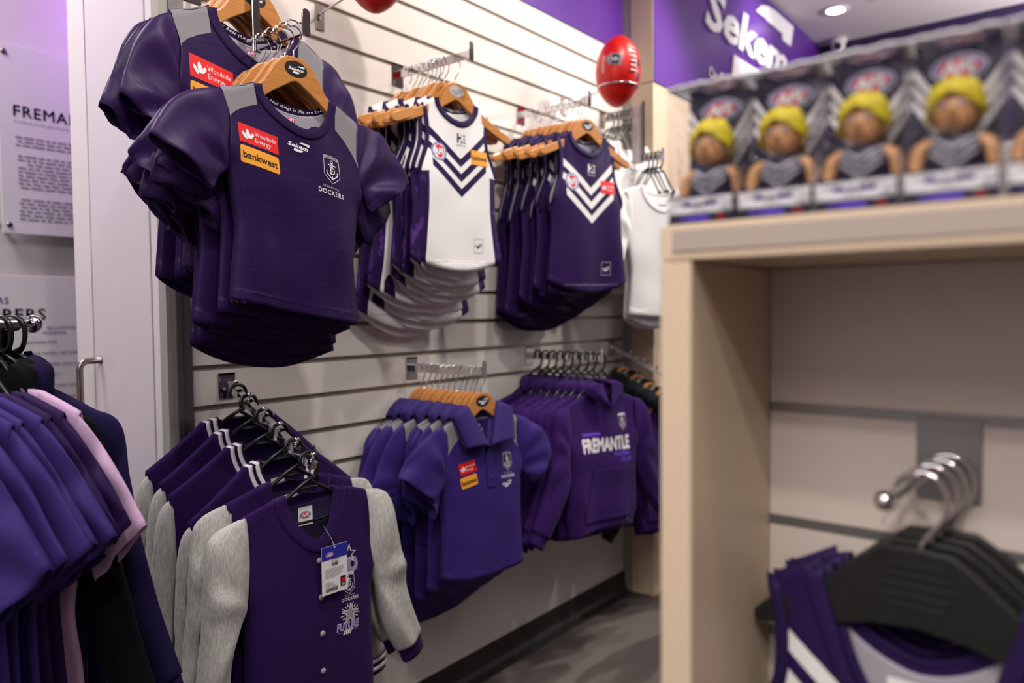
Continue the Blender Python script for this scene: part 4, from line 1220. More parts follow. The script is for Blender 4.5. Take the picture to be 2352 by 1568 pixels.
    for k, z in enumerate((-0.235, -0.318, -0.400, -0.486, -0.572)):
        X, Y, Z = sh.front(0.003, z, 0.0)
        mb = MB(); mb.lathe([(0.0003, -0.0042), (0.0055, -0.0036), (0.0066, -0.0015), (0.0066, 0.001)], M_ink_g, 20, 'y', (X, Y, Z)); mb.build('snap_button', t)
    inner_neck(sh, t, -0.140, 0, label=True)
    if not hero: return t
    # print on the chest
    pr = Print(); o1 = star_pts(0.092, -0.2365, 0.021, 0.0085, 0.12)
    pr.stroke(o1, 0.0018, M_ink_w, True, layer=4)
    pr.text('FREO', 0.072, -0.2615, 0.044, M_lilac, width=0.090, bold=0.085, layer=0); pr.text('FREO', 0.072, -0.2615, 0.043, M_ink_g, width=0.085, bold=0.05, layer=1)
    pr.build('chest_print', sh.front, t)
    pr = Print(); crest(pr, 0.082, -0.3035, 0.86, M_fleece, band=M_ink_w); pr.build('club_crest', sh.front, t)
    pr = Print(); dockers(pr, 0.084, -0.3370, 0.72); pr.build('club_lettering', sh.front, t)
    pr = Print(); c = (0.083, -0.374)
    for i in range(13):
        a = -2.0+4.0*i/12; r0, r1 = 0.017, 0.025+0.003*(i % 2)
        pr.stroke([(c[0]+r0*math.sin(a), c[1]+r0*math.cos(a)), (c[0]+r1*math.sin(a), c[1]+r1*math.cos(a))], 0.0018, M_ink_w, layer=0)
    pr.poly(star_pts(c[0], c[1], 0.0215, 0.0095, 0.08), M_ink_g, layer=1); pr.stroke(star_pts(c[0], c[1], 0.025, 0.0105, 0.08), 0.0018, M_ink_w, True, layer=2)
    pr.text('FUTURE', 0.076, -0.4005, 0.024, M_ink_w, width=0.066, bold=0.055, shear=0.15, layer=3); pr.text('FUTURE', 0.076, -0.4005, 0.023, M_lilac, width=0.063, bold=0.02, shear=0.15, layer=4)
    pr.text('star', 0.075, -0.4135, 0.020, M_ink_w, width=0.030, bold=0.03, shear=0.35, layer=5)
    pr.rect(0.052, -0.4135, 0.012, 0.0014, M_lilac, layer=3); pr.rect(0.098, -0.4135, 0.012, 0.0014, M_lilac, layer=3)
    pr.build('chest_print', sh.front, t)
    # hang tag on a thread
    X, Y, Z = sh.front(0.03, -0.25, 0.018)
    Y -= 0.004
    mb = MB(); mb.box((-0.005, Y, -0.311), (0.065, Y+0.0007, -0.202), M_paperw); tg = mb.build('hang_tag', t)
    pr = Print(); pr.rect(0.030, -0.217, 0.070, 0.030, M_tagblue, layer=0); pr.ell(0.030, -0.2065, 0.0018, 0.0018, M_ink_w, layer=1); afl(pr, 0.016, -0.2215, 0.0105)
    pr.at(0, 0, 1)
    pr.text('NAR', 0.031, -0.2435, 0.0125, M_ink_k, width=0.0165, bold=0.03, layer=1); pr.rect(0.0205, -0.2445, 0.003, 0.0009, M_ink_k, layer=1); pr.rect(0.042, -0.2425, 0.003, 0.0009, M_ink_k, layer=1)
    for i, w in enumerate((0.018, 0.020)): pr.rect(0.031, -0.2335-0.0022*i, w, 0.0008, M_ink_g, layer=1)
    for i, w in enumerate((0.052, 0.050, 0.052, 0.044, 0.047, 0.040, 0.030)): pr.rect(0.003+w/2, -0.2535-0.0032*i, w, 0.0009, M_ink_g, layer=1)
    for i, w in enumerate((0.013, 0.022, 0.024, 0.030)): pr.rect(0.003+w/2, -0.2835-0.0030*i, w, 0.0010, M_ink_g, layer=1)
    rb = random.Random(8); x = 0.004
    while x < 0.036:
        w = rb.choice((0.0005, 0.0008, 0.0012)); pr.rect(x+w/2, -0.3005, w, 0.0085, M_ink_k, layer=1); x += w+rb.choice((0.0005, 0.0009))
    pr.rect(0.0520, -0.2890, 0.0145, 0.0235, M_blackmat, 0.002, layer=1); pr.rect(0.0520, -0.2865, 0.0095, 0.0085, M_red, layer=2); pr.rect(0.0520, -0.2965, 0.0080, 0.006, M_ink_g, layer=2)
    pr.build('lettering', lambda x, z, o: (x, Y-0.0002-o, z), tg, maxlen=0)
    mb = MB(); mb.tube([(0.018, Y+0.022, -0.160), (0.026, Y+0.004, -0.188), (0.030, Y-0.0005, -0.2065)], 0.00035, M_ink_w, 6); mb.build('tag_thread', t)
    return t

def make_plain_tee(name, label, cat, group, m, mrib=None, seed=9, hero=False, msl=None, long=False):
    t = thing(name, label, cat, group=group)
    q = dict(seed=seed, T=0.014, Tb=0.010, fold=0.015, dg=1.3, skew=0.03, top_fold=0.002, zs=-0.146, zsh=-0.1755)
    sh = Shirt(**q); sh.body('body', [m, m], t, inner=1); msl = msl or m
    for sgn in (-1, 1):
        top = [(0.150, -0.1690), (0.200, -0.200), (0.246, -0.262), (0.292, -0.330)]; bot = [(0.145, -0.318), (0.160, -0.342), (0.176, -0.372), (0.198, -0.408)]
        sleeve('sleeve', t, [msl, msl], top, bot, sgn, (0.010, 0.012, 0.013, 0.013), ns=24, nr=32, y=(0, -0.004, -0.010), amp=0.010, seed=seed+2*sgn, hem=0.10)
    sh.band('neck_band', mrib or m, t, 0.018)
    return t

# ================================================================== fixtures on the slatted wall
def backplate(t, x, z, w=0.048, h=0.071):
    mb = MB(); mb.box((x-w/2, -0.0035, z-h/2), (x+w/2, -0.0010, z+h/2), M_chrome, 0.0008); mb.box((x-w/2, -0.0035, z+h/2-0.006), (x+w/2, 0.004, z+h/2), M_chrome); return mb.build('back_plate', t)
M_rail = mat('rail_grey', 'd0cccb', 0.4)
def straight_arm(label, x, ztop, L=0.305, plate=None, h=0.024, w=0.009):
    t = thing('garment_rail', label, 'garment rail', (x, 0, ztop))
    backplate(t, 0, (plate if plate is not None else 0.0)-0.012)
    mb = MB(); mb.box((-w/2, -L, -h), (w/2, -0.003, 0), M_chrome, 0.0012); mb.build('bar', t)
    mb = MB(); pts = [(-0.0095, -h-0.006)]+[(0.0095, -h-0.006)]+[(0.0095*math.cos(a), 0.014+0.0095*math.sin(a)) for a in np.linspace(0, math.pi, 9)]
    mb.prism(pts, -L-0.003, -L, M_chrome, 'xz', 0.0008); mb.build('end_plate', t)
    return t
def two_tier_arm(label, x, z1, z2, y1, y2, capm=None, w=0.0095, plate=0.0, grey=False, drop_w=0.019):
    t = thing('two_tier_rail', label, 'garment rail', (x, 0, z1)); m = M_chrome if not grey else M_rail
    backplate(t, 0, plate-0.012)
    mb = MB(); mb.box((-w/2, y1, -0.024), (w/2, -0.003, 0), m, 0.001); mb.build('upper_bar', t)
    mb = MB(); mb.box((-drop_w/2, y1-0.006, z2-z1-0.026), (drop_w/2, y1, 0.03 if grey else 0.012), m, 0.001); mb.build('drop_plate', t)
    mb = MB(); mb.box((-w/2, y2, z2-z1-0.024), (w/2, y1-0.006, z2-z1), m, 0.001); mb.build('lower_bar', t)
    mb = MB(); zc = z2-z1
    pts = [(-0.010, zc-0.030), (0.010, zc-0.030)]+[(0.010*math.cos(a), zc+0.015+0.010*math.sin(a)) for a in np.linspace(0, math.pi, 9)]
    mb.prism(pts, y2-0.004, y2, M_chrome, 'xz', 0.001); mb.build('end_plate', t)
    return t
def waterfall_arm(label, x, z0, y1, z1, studs, w=0.018):
    t = thing('sloping_rail', label, 'garment rail', (x, 0, z0))
    backplate(t, 0, -0.010, 0.046, 0.066)
    d = Vector((0, y1, z1-z0)); L = d.length; d.normalize(); up = Vector((1, 0, 0)).cross(d); up = up if up.z > 0 else -up
    mb = MB(); c = [Vector((sx*w/2, 0, 0))+up*sz*w/2 for sx, sz in ((-1, -1), (1, -1), (1, 1), (-1, 1))]
    V = [p+d*0.004 for p in c]+[p+d*L for p in c]
    fs = mb.raw(V, [(0, 1, 2, 3), (7, 6, 5, 4), (0, 4, 5, 1), (1, 5, 6, 2), (2, 6, 7, 3), (3, 7, 4, 0)], M_chrome)
    bmesh.ops.recalc_face_normals(mb.bm, faces=mb.bm.faces); mb.build('sloping_bar', t)
    for f in studs:
        p = d*(L*f)+up*(w/2)
        mb = MB(); mb.tube([p, p+up*0.010], 0.0028, M_chrome, 10); mb.sphere(p+up*0.013, 0.0066, M_chrome, 16); mb.build('stud', t)
    return t, d, L, up

ORD = ['front', 'second', 'third', 'fourth', 'fifth', 'sixth', 'seventh', 'eighth', 'ninth', 'tenth', 'eleventh', 'twelfth', 'thirteenth']
def put(o, x, y, z, rz, sx=1.0, sz=1.0, pivot=0.0, tilt=0.0, sy=1.0):
    o.location = (x, y, z+(sz-1)*pivot); o.rotation_euler = (0, tilt, rz); o.scale = (sx, sy, sz)
def run(protos, hproto, items, x, z0, gl, hl, ggroup, hgroup, pivot=0.15, zfun=None, hz=0.0, gz=0.0, hfirst=None):
    """items: (y, rotz degrees, width scale, height scale, which prototype, sideways). protos/hproto are used themselves the first time."""
    used = set(); tr = random.Random(len(items)*7+int(x*100))
    for i, (y, rz, sx, sz, k, dx) in enumerate(items):
        z = zfun(y) if zfun else z0
        g = protos[k] if k not in used else copy_tree(protos[k]); used.add(k)
        tilt = 0.0 if i == 0 else R(tr.uniform(-2.6, 2.6))
        put(g, x+dx, y, z+gz, R(rz), sx, sz, pivot, tilt)
        g['label'] = gl(i); g['group'] = ggroup
        h = (hfirst or hproto) if i == 0 else (hproto if hfirst and i == 1 else copy_tree(hproto))
        put(h, x+dx, y, z+hz, R(rz), tilt=tilt); h['label'] = hl(i); h['group'] = hgroup

# --- purple training tees on the two-tier arm -----------------------------------------------------------------
two_tier_arm('two-tier chrome arm carrying purple training tees, nearest the white door', 0.985, 2.097, 1.900, -0.262, -0.440)
tee_a = make_tee('training_tee', 'x', 'shirt', None, hero=True, seed=11)
tee_b, tee_c, tee_d = [make_tee('training_tee', 'x', 'shirt', None, seed=q, stacked=True) for q in (12, 13, 14)]
wh = wooden_hanger('x', None, None, 0.176)
run([tee_a, tee_b, tee_c, tee_d], wh,
    [(-0.420, 1, 1.0, 1.0, 0, -0.016), (-0.394, -2, 1.0, 1.03, 1, -0.018), (-0.372, 3, 1.02, 1.06, 2, -0.014), (-0.350, -3, 1.03, 1.09, 3, -0.016), (-0.328, 2, 1.04, 1.12, 1, -0.010), (-0.306, -2, 1.06, 1.16, 2, -0.012), (-0.286, 2, 1.06, 1.18, 3, -0.010)],
    0.985, 1.900,
    lambda i: 'purple training tee with grey shoulders, %s on the lower tier of the two-tier arm' % (['frontmost'] + ORD[1:])[i],
    lambda i: 'wooden hanger with oval black badge, %s on the lower tier, in a purple tee' % (['frontmost'] + ORD[1:])[i],
    'purple training tees on the lower tier', 'wooden hangers on the lower tier')
up_a = make_tee('training_tee', 'x', 'shirt', None, hero=True, seed=15, down=True)
up_b, up_c, up_d = [make_tee('training_tee', 'x', 'shirt', None, seed=q, stacked=True, down=True) for q in (16, 17, 18)]
wh2 = copy_tree(wh)
run([up_a, up_b, up_c, up_d], wh2,
    [(-0.238, 0, 1.14, 1.30, 0, 0.012), (-0.214, -3, 1.10, 1.30, 1, 0.010), (-0.192, 3, 1.10, 1.31, 2, 0.008), (-0.170, -3, 1.10, 1.32, 3, 0.010), (-0.146, 2, 1.08, 1.31, 1, 0.010)],
    0.985, 2.097,
    lambda i: 'large purple training tee, %s on the upper tier of the two-tier arm' % (['frontmost'] + ORD[1:])[i],
    lambda i: 'wooden hanger with black badge, %s on the upper tier by the frame top' % (['frontmost'] + ORD[1:])[i],
    'large purple training tees on the upper tier', 'wooden hangers on the upper tier')

# --- white guernseys ------------------------------------------------------------------------------------------
straight_arm('straight chrome arm carrying white guernseys', 1.657, 2.047)
gw_a = make_guernsey('football_guernsey', 'x', 'guernsey', None, True, 21)
gw_b, gw_c, gw_d = [make_guernsey('football_guernsey', 'x', 'guernsey', None, True, q, stacked=True) for q in (22, 23, 24)]
wh3 = wooden_hanger('x', None)
its = [(-0.222, -7, 1.0, 1.0, 0, 0.022), (-0.200, 1, 1.0, 1.05, 1, 0.0), (-0.182, -11, 1.03, 1.08, 2, -0.006), (-0.166, 2, 1.06, 1.10, 3, 0.0), (-0.150, -9, 1.06, 1.15, 1, -0.004), (-0.132, 3, 1.08, 1.17, 2, 0.0),
       (-0.112, -7, 1.10, 1.21, 3, 0.0), (-0.090, 2, 1.12, 1.26, 1, 0.0), (-0.066, -6, 1.15, 1.32, 2, 0.0), (-0.042, 0, 1.15, 1.36, 3, 0.0)]
run([gw_a, gw_b, gw_c, gw_d], wh3, its, 1.657, 2.047,
    lambda i: 'white sleeveless guernsey with purple chevrons, %s on the upper middle arm' % (['frontmost'] + ORD[1:])[i],
    lambda i: ('wooden hanger with shiny oval badge, frontmost in the white guernseys' if i == 0 else 'wooden hanger, %s from the front in the white guernseys' % ORD[i]),
    'white guernseys on the upper arm', 'wooden hangers in the white guernseys', hfirst=wooden_hanger('x', None, mat('badge_silver', 'd2d2d6', 0.38, 0.5)))

# --- purple guernseys -----------------------------------------------------------------------------------------
straight_arm('straight chrome arm carrying purple guernseys', 2.285, 2.047)
gp_a = make_guernsey('football_guernsey', 'x', 'guernsey', None, False, 31)
gp_b, gp_c, gp_d = [make_guernsey('football_guernsey', 'x', 'guernsey', None, False, q, stacked=True) for q in (32, 33, 34)]
wh4 = copy_tree(wh3)
its = [(-0.290, -12, 1.14, 1.12, 0, 0.004), (-0.268, -8, 1.14, 1.15, 1, 0.0), (-0.246, -15, 1.14, 1.18, 2, 0.0), (-0.220, -5, 1.15, 1.22, 3, 0.0), (-0.194, -12, 1.15, 1.24, 1, 0.0), (-0.168, -6, 1.18, 1.27, 2, 0.0),
       (-0.142, -12, 1.18, 1.30, 3, 0.0), (-0.114, -4, 1.2, 1.33, 1, 0.0), (-0.084, -10, 1.2, 1.36, 2, 0.0), (-0.056, -4, 1.2, 1.36, 3, 0.0)]
run([gp_a, gp_b, gp_c, gp_d], wh4, its, 2.285, 2.047,
    lambda i: 'purple sleeveless guernsey with white chevrons, %s on its arm under the football' % (['frontmost'] + ORD[1:])[i],
    lambda i: 'wooden hanger with black badge, %s in the purple guernseys' % (['frontmost'] + ORD[1:])[i],
    'purple guernseys on the upper arm', 'wooden hangers in the purple guernseys')

# --- polo shirts ----------------------------------------------------------------------------------------------
straight_arm('lower straight chrome arm carrying violet polo shirts', 1.700, 1.133)
po_a = make_polo('polo_shirt', 'x', 'polo shirt', None, True, 41)
po_b, po_c, po_d = [make_polo('polo_shirt', 'x', 'polo shirt', None, False, q, stacked=True) for q in (42, 43, 44)]
wh5 = wooden_hanger('x', None, None, 0.164)
its = [(-0.292, -3, 1.0, 1.0, 0, 0.0), (-0.270, 2, 1.0, 1.03, 1, -0.004), (-0.250, -5, 1.03, 1.06, 2, 0.0), (-0.230, 3, 1.03, 1.09, 3, 0.0), (-0.208, -3, 1.06, 1.13, 1, 0.0), (-0.186, 3, 1.06, 1.16, 2, 0.0), (-0.163, -4, 1.14, 1.19, 3, 0.0),
       (-0.140, 1, 1.18, 1.22, 1, 0.0), (-0.116, -3, 1.20, 1.26, 2, 0.0), (-0.092, 2, 1.24, 1.30, 3, 0.0), (-0.066, -2, 1.26, 1.35, 1, 0.0), (-0.040, 0, 1.26, 1.38, 2, 0.0)]
run([po_a, po_b, po_c, po_d], wh5, its, 1.700, 1.133,
    lambda i: 'violet polo shirt with grey shoulders, %s on the lower arm' % (['frontmost'] + ORD[1:])[i],
    lambda i: 'wooden hanger with black badge, %s in the violet polo shirts' % (['frontmost'] + ORD[1:])[i],
    'violet polo shirts on the lower arm', 'wooden hangers in the polo shirts', pivot=0.13)

# --- purple hoodies -------------------------------------------------------------------------------------------
straight_arm('lower straight chrome arm carrying purple hoodies', 2.327, 1.140, 0.325)
ho_a = make_hoodie('hoodie', 'x', 'hoodie', None, hero=True, seed=51)
ho_b, ho_c = [make_hoodie('hoodie', 'x', 'hoodie', None, seed=q, stacked=True, prints=False) for q in (52, 55)]
ph = plastic_hanger('x', None, 0.165, 0.110)
its = [(-0.322, -8, 1.0, 1.0, 0, 0.0), (-0.285, -5, 1.0, 1.02, 1, 0.0), (-0.252, -9, 1.0, 1.04, 1, 0.0), (-0.218, -4, 1.03, 1.04, 1, 0.0), (-0.182, -8, 1.03, 1.06, 1, 0.0), (-0.148, -3, 1.05, 1.06, 1, 0.0), (-0.112, -7, 1.05, 1.08, 1, 0.0), (-0.078, -3, 1.06, 1.08, 1, 0.0), (-0.044, -4, 1.06, 1.08, 1, 0.0)]
its = [(a, b, c, d, (0 if i == 0 else 1+i % 2), f) for i, (a, b, c, d, e, f) in enumerate(its)]
run([ho_a, ho_b, ho_c], ph, its, 2.327, 1.140,
    lambda i: ('purple hoodie with white lettering, frontmost on the lower arm' if i == 0 else 'purple hoodie, %s from the front on the lower arm' % ORD[i]),
    lambda i: 'black plastic hanger, %s in the purple hoodies' % (['frontmost'] + ORD[1:])[i],
    'purple hoodies on the lower arm', 'black hangers in the purple hoodies', pivot=0.13)

# --- varsity jackets on the waterfall arm ---------------------------------------------------------------------
wa, wd, wL, wup = waterfall_arm('sloping chrome waterfall arm with round studs carrying varsity jackets', 1.052, 1.128, -0.350, 0.955, [0.10, 0.27, 0.445, 0.62, 0.80, 0.965])
def zf(y): return 1.128+(0.955-1.128)*(y/-0.350)+0.0115
ja = make_jacket('varsity_jacket', 'x', 'jacket', None, False, True, 61)
jb = make_jacket('varsity_jacket', 'x', 'jacket', None, True, False, 62)
jc = make_jacket('varsity_jacket', 'x', 'jacket', None, False, False, 63)
ph2 = plastic_hanger('x', None, 0.150, 0.078, r=0.0046)
jl = ['purple varsity jacket with grey sleeves and a hang tag, frontmost on the sloping arm', 'plain-collared purple varsity jacket with grey sleeves, right behind the tagged one'] + ['purple varsity jacket with white-striped collar, %s from the front on the sloping arm' % ORD[i] for i in range(2, 6)]
jd = make_jacket('varsity_jacket', 'x', 'jacket', None, True, False, 64)
run([ja, jb, jc, jd], ph2, [(-0.330, -2, 1.0, 1.0, 0, 0.0), (-0.282, -2, 1.0, 1.02, 2, -0.004), (-0.222, 0, 1.0, 1.0, 1, 0.0), (-0.160, -2, 0.98, 1.0, 3, 0.0), (-0.098, 1, 0.98, 1.0, 1, 0.0), (-0.052, 0, 1.0, 1.02, 3, 0.0)],
    1.052, 1.128, lambda i: jl[i], lambda i: 'black plastic hanger, %s on the sloping arm of varsity jackets' % (['frontmost'] + ORD[1:])[i],
    'varsity jackets on the sloping arm', 'black hangers on the sloping arm', pivot=0.10, zfun=zf)

# --- white tees on the two-tier arm next to the column ---------------------------------------------------------
tt = two_tier_arm('grey two-tier arm carrying white tees, beside the beige column', 2.869, 2.140, 1.945, -0.190, -0.290, grey=True, drop_w=0.004)
mb = MB(); mb.box((-0.002, -0.200, -0.225), (0.002, -0.150, 0.020), M_rail, 0.0005); mb.build('side_plate', tt)
mb = MB(); mb.box((-0.004, -0.209, -0.205), (0.004, -0.200, 0.035), M_black, 0.0005); mb.build('edge_strip', tt)
wt = make_plain_tee('white_tee', 'x', 'shirt', None, M_cot, seed=71)
ph3 = plastic_hanger('x', None, 0.150, 0.140, r=0.0038)
run([wt], ph3, [(-0.145, -8, 1.05, 1.25, 0, 0.0), (-0.128, -12, 1.05, 1.25, 0, 0.0), (-0.110, -5, 1.05, 1.28, 0, 0.0), (-0.092, -9, 1.08, 1.28, 0, 0.0), (-0.070, -4, 1.08, 1.30, 0, 0.0), (-0.046, -6, 1.1, 1.30, 0, 0.0)],
    2.869, 2.140, lambda i: 'plain white tee, %s on the upper tier of the grey arm' % (['frontmost'] + ORD[1:])[i], lambda i: 'black hanger, %s on the upper tier of white tees' % (['frontmost'] + ORD[1:])[i],
    'white tees on the upper tier', 'black hangers on the upper tier of white tees', hz=0.0, gz=0.01)
wt2 = make_plain_tee('white_tee', 'x', 'shirt', None, M_cot, seed=72, hero=True); ph4 = copy_tree(ph3)
run([wt2], ph4, [(-0.275, -14, 1.16, 1.18, 0, 0.0), (-0.252, -9, 1.16, 1.18, 0, 0.0), (-0.232, -12, 1.18, 1.20, 0, 0.0), (-0.214, -7, 1.18, 1.20, 0, 0.0)],
    2.869, 1.945, lambda i: 'plain white tee, %s on the lower tier of the grey arm' % (['frontmost'] + ORD[1:])[i], lambda i: 'black hanger, %s on the lower tier of white tees' % (['frontmost'] + ORD[1:])[i],
    'white tees on the lower tier', 'black hangers on the lower tier of white tees', gz=0.01)

# --- charcoal hoodies on the last sloping arm ------------------------------------------------------------------
waterfall_arm('sloping chrome waterfall arm beside the beige column', 2.942, 1.140, -0.300, 1.000, [0.30, 0.52, 0.74, 0.95], w=0.014)
hc = make_hoodie('hoodie', 'x', 'hoodie', None, m=M_hood, m2=M_hood, msl=M_char, seed=81, prints=False, mhood=M_char)
hd = make_hoodie('hoodie', 'x', 'hoodie', None, m=M_char, seed=82, prints=False)
wh6 = copy_tree(wh)
run([hc, hd], wh6, [(-0.255, -14, 1.0, 1.08, 0, 0.0), (-0.195, -10, 1.0, 1.08, 0, 0.0), (-0.130, -12, 1.0, 1.08, 1, 0.0), (-0.060, -6, 1.0, 1.05, 1, 0.0)],
    2.942, 1.140, lambda i: ['charcoal and purple hoodie, frontmost by the beige column', 'charcoal and purple hoodie, second from the front by the beige column', 'charcoal hoodie, third from the front by the beige column', 'charcoal hoodie, hindmost by the beige column'][i],
    lambda i: 'wooden hanger, %s in the charcoal hoodies by the column' % (['frontmost'] + ORD[1:])[i], 'charcoal hoodies by the column', 'wooden hangers in the charcoal hoodies', pivot=0.13,
    zfun=lambda y: 1.140+(1.000-1.140)*(y/-0.300)+0.010)

# ------------------------------------------------------------------ footballs on wire ring holders
def ball_r(t): return 0.0865*max(0.0, 1-abs(t)**2.1)**0.62
def make_ball(label, loc, tilt, face):
    """t in -1..1 along the long axis; angle 0 looks towards 'face'"""
    t = thing('football', label, 'football', loc, (tilt[0], tilt[1], face), 'red footballs on wire holders')
    H_ = 0.1365; n = 64; m = 40; V = []; F = []
    def P(a, q, o=0.0):
        r = ball_r(q); g = 1-0.010*sum(math.exp(-((math.remainder(a-s, 2*math.pi))/0.030)**2) for s in (R(40), R(130), R(220), R(310)))
        return ((r*g+o)*math.sin(a), -(r*g+o)*math.cos(a), H_*q)
    T = np.sin(np.linspace(-math.pi/2, math.pi/2, m))
    T = np.sign(T)*np.abs(T)**0.95
    for q in T:
        for j in range(n): V.append(P(2*math.pi*j/n, q))
    for i in range(m-1):
        for j in range(n): F.append((i*n+j, i*n+(j+1) % n, (i+1)*n+(j+1) % n, (i+1)*n+j))
    V, F, fm = weld(V, F, [0]*len(F), 1e-5)
    link_mesh('casing', arr_mesh('casing', V, F, [M_ball], fm), t)
    # laces across the seam on the right
    mb = MB()
    for k in range(6):
        q = 0.52-0.125*k
        mb.tube([P(R(40)+d, q, 0.0012+0.0022*(1-abs(d)/0.15)) for d in np.linspace(-0.15, 0.15, 7)], 0.0032, M_ink_w, 8)
    o = mb.build('laces', t)
    def surf(x, z, o_): q = z/H_; r = ball_r(q); a = x/0.075+R(-14); return P(a, q, 0.0006+o_)
    pr = Print(); crest(pr, -0.002, 0.022, 0.95, M_card, rot=-math.pi/2-0.12); pr.build('club_crest', surf, t)
    pr = Print(); pr.at(-0.036, 0.005, 1, -math.pi/2); pr.text('DOCKERS', 0, 0, 0.0125, M_ink_w, width=0.062, bold=0.01); pr.build('lettering', surf, t)
    pr = Print()
    for k in range(2): pr.rect(0.098, -0.030+0.05*k, 0.016, 0.03, M_card)
    pr.build('dark_mark', surf, t)
    return t
def ball_holder(label, x, z, y, ring_z, ring_r):
    t = thing('ball_holder', label, 'ball holder', (x, 0, z))
    mb = MB(); mb.box((-0.014, -0.004, -0.045), (0.014, -0.001, 0.027), M_steel, 0.0008); mb.build('back_plate', t)
    mb = MB(); mb.tube([(0, -0.004, 0.0), (0, -0.02, 0.004), (0, y+ring_r+0.002, ring_z-z)], 0.0032, M_chrome, 10); mb.tube([(0.0, -0.004, -0.016), (0.0, -0.016, -0.006), (0, -0.02, 0.004)], 0.0028, M_chrome, 8); mb.build('rod', t)
    mb = MB(); mb.tube([(ring_r*math.cos(a), y+ring_r*math.sin(a), ring_z-z) for a in np.linspace(0, 2*math.pi, 41)[:-1]], 0.0032, M_chrome, 10, closed=True); mb.build('ring', t)
    return t
FC = math.atan2(-2.55, 1.5)      # ball faces turned to the room
make_ball('red football with a club crest standing in a wire ring above the purple guernseys', (2.567, -0.258, 2.213), (0.0, 0.06), R(-58))
ball_holder('wire ring holder under the red football above the purple guernseys', 2.567, 2.133, -0.258, 2.152, 0.0785)
make_ball('red football cut off by the top edge, left of the other ball', (1.364, -0.236, 2.2155), (0.0, 0.04), R(-20))
ball_holder('wire ring holder for the football at the top edge', 1.364, 2.135, -0.236, 2.157, 0.0785)

# ================================================================== clothes rack at the left
A30 = R(30); RD = Vector((math.cos(A30), math.sin(A30), 0)); RE = Vector((0.575, -0.136, 1.284))
rk = thing('clothes_rack', 'chrome clothes rack with a round rail, in front of the doorway', 'clothes rack', (RE.x, RE.y, 0), (0, 0, A30))
mb = MB(); mb.tube([(-1.15, 0, 1.284), (-0.048, 0, 1.284)], 0.0125, M_chrome, 20); mb.build('rail', rk)
mb = MB(); mb.tube([(-0.050, 0, 1.284), (-0.008, 0, 1.284)], 0.0085, M_chrome, 16); mb.build('rail_pin', rk)
mb = MB(); mb.lathe([(0.0004, 0.010), (0.010, 0.010), (0.0165, 0.003), (0.0175, -0.002), (0.0165, -0.008), (0.0004, -0.008)], M_chrome, 28, 'x', (-0.004, 0, 1.284)); mb.build('end_knob', rk)
for dx in (-0.075, -1.08):
    mb = MB(); mb.tube([(dx, 0, 0.02), (dx, 0, 1.274)], 0.011, M_chrome, 16); mb.build('post', rk)
    mb = MB(); mb.box((dx-0.02, -0.24, 0.0), (dx+0.02, 0.24, 0.025), M_chrome, 0.004); mb.build('foot', rk)
h_nav = make_hoodie('hoodie', 'dark midnight purple hoodie, farthest along the clothes rack by the doorway', 'hoodie', 'garments on the clothes rack', m=M_nav, seed=91, prints=False)
h_blk = make_hoodie('hoodie', 'midnight hoodie with black sleeves and black hood, next to the pink tee', 'hoodie', 'garments on the clothes rack', m=M_nav, msl=M_blk, mhood=M_blk, seed=92, prints=False)
t_pink = make_plain_tee('tee', 'pale pink tee between the hoodies and the purple tees on the rack', 'shirt', 'garments on the clothes rack', M_pink, seed=93, hero=True)
t_dp = make_plain_tee('tee', 'dark purple tee beside the pale pink tee on the rack', 'shirt', 'garments on the clothes rack', M_dpur, seed=94, hero=True)
t_v = make_plain_tee('tee', 'violet tee on the rack, right in front of the dark purple tees', 'shirt', 'garments on the clothes rack', M_vio, seed=95, hero=True)
t_v2 = make_plain_tee('tee', 'x', 'shirt', 'garments on the clothes rack', M_vio, seed=97, hero=True)
ph5 = plastic_hanger('x', None, 0.150, 0.150, r=0.0045)
rackset = [(h_nav, 0.055, 0.84, 1.22, 4), (h_blk, 0.085, 0.80, 1.24, 0), (t_pink, 0.114, 1.04, 1.27, 0), (t_dp, 0.150, 1.02, 1.20, 1), (copy_tree(t_dp), 0.178, 1.04, 1.22, -1),
           (t_v, 0.208, 1.06, 1.22, 1), (copy_tree(t_v), 0.240, 1.05, 1.22, -1), (copy_tree(t_v2), 0.276, 1.08, 1.22, 2), (t_v2, 0.308, 1.06, 1.24, 0), (copy_tree(t_v), 0.344, 1.08, 1.24, -1)]
extra = {4: 'second dark purple tee on the rack, touching the first violet tee', 6: 'second violet tee counting from the dark purple tees on the rack', 7: 'third violet tee counting from the dark purple tees on the rack',
         8: 'fourth violet tee on the rack, second from the frame edge', 9: 'fifth violet tee on the rack, at the left edge of the photo'}
for i, (g, s_, sx, sz, da) in enumerate(rackset):
    p = RE-RD*s_
    tee = i >= 2
    put(g, p.x, p.y, p.z+0.0125, R(-60+da), sx, sz, 0.15)
    if tee: g.location.z += 0.02
    if i in extra: g['label'] = extra[i]
    h = ph5 if i == 0 else copy_tree(ph5)
    put(h, p.x, p.y, p.z+0.0045, R(-60+da)); h['group'] = 'black hangers on the clothes rack'
    h['label'] = 'black plastic hanger, %s from the far end of the clothes rack' % (['first'] + ORD[1:])[i]

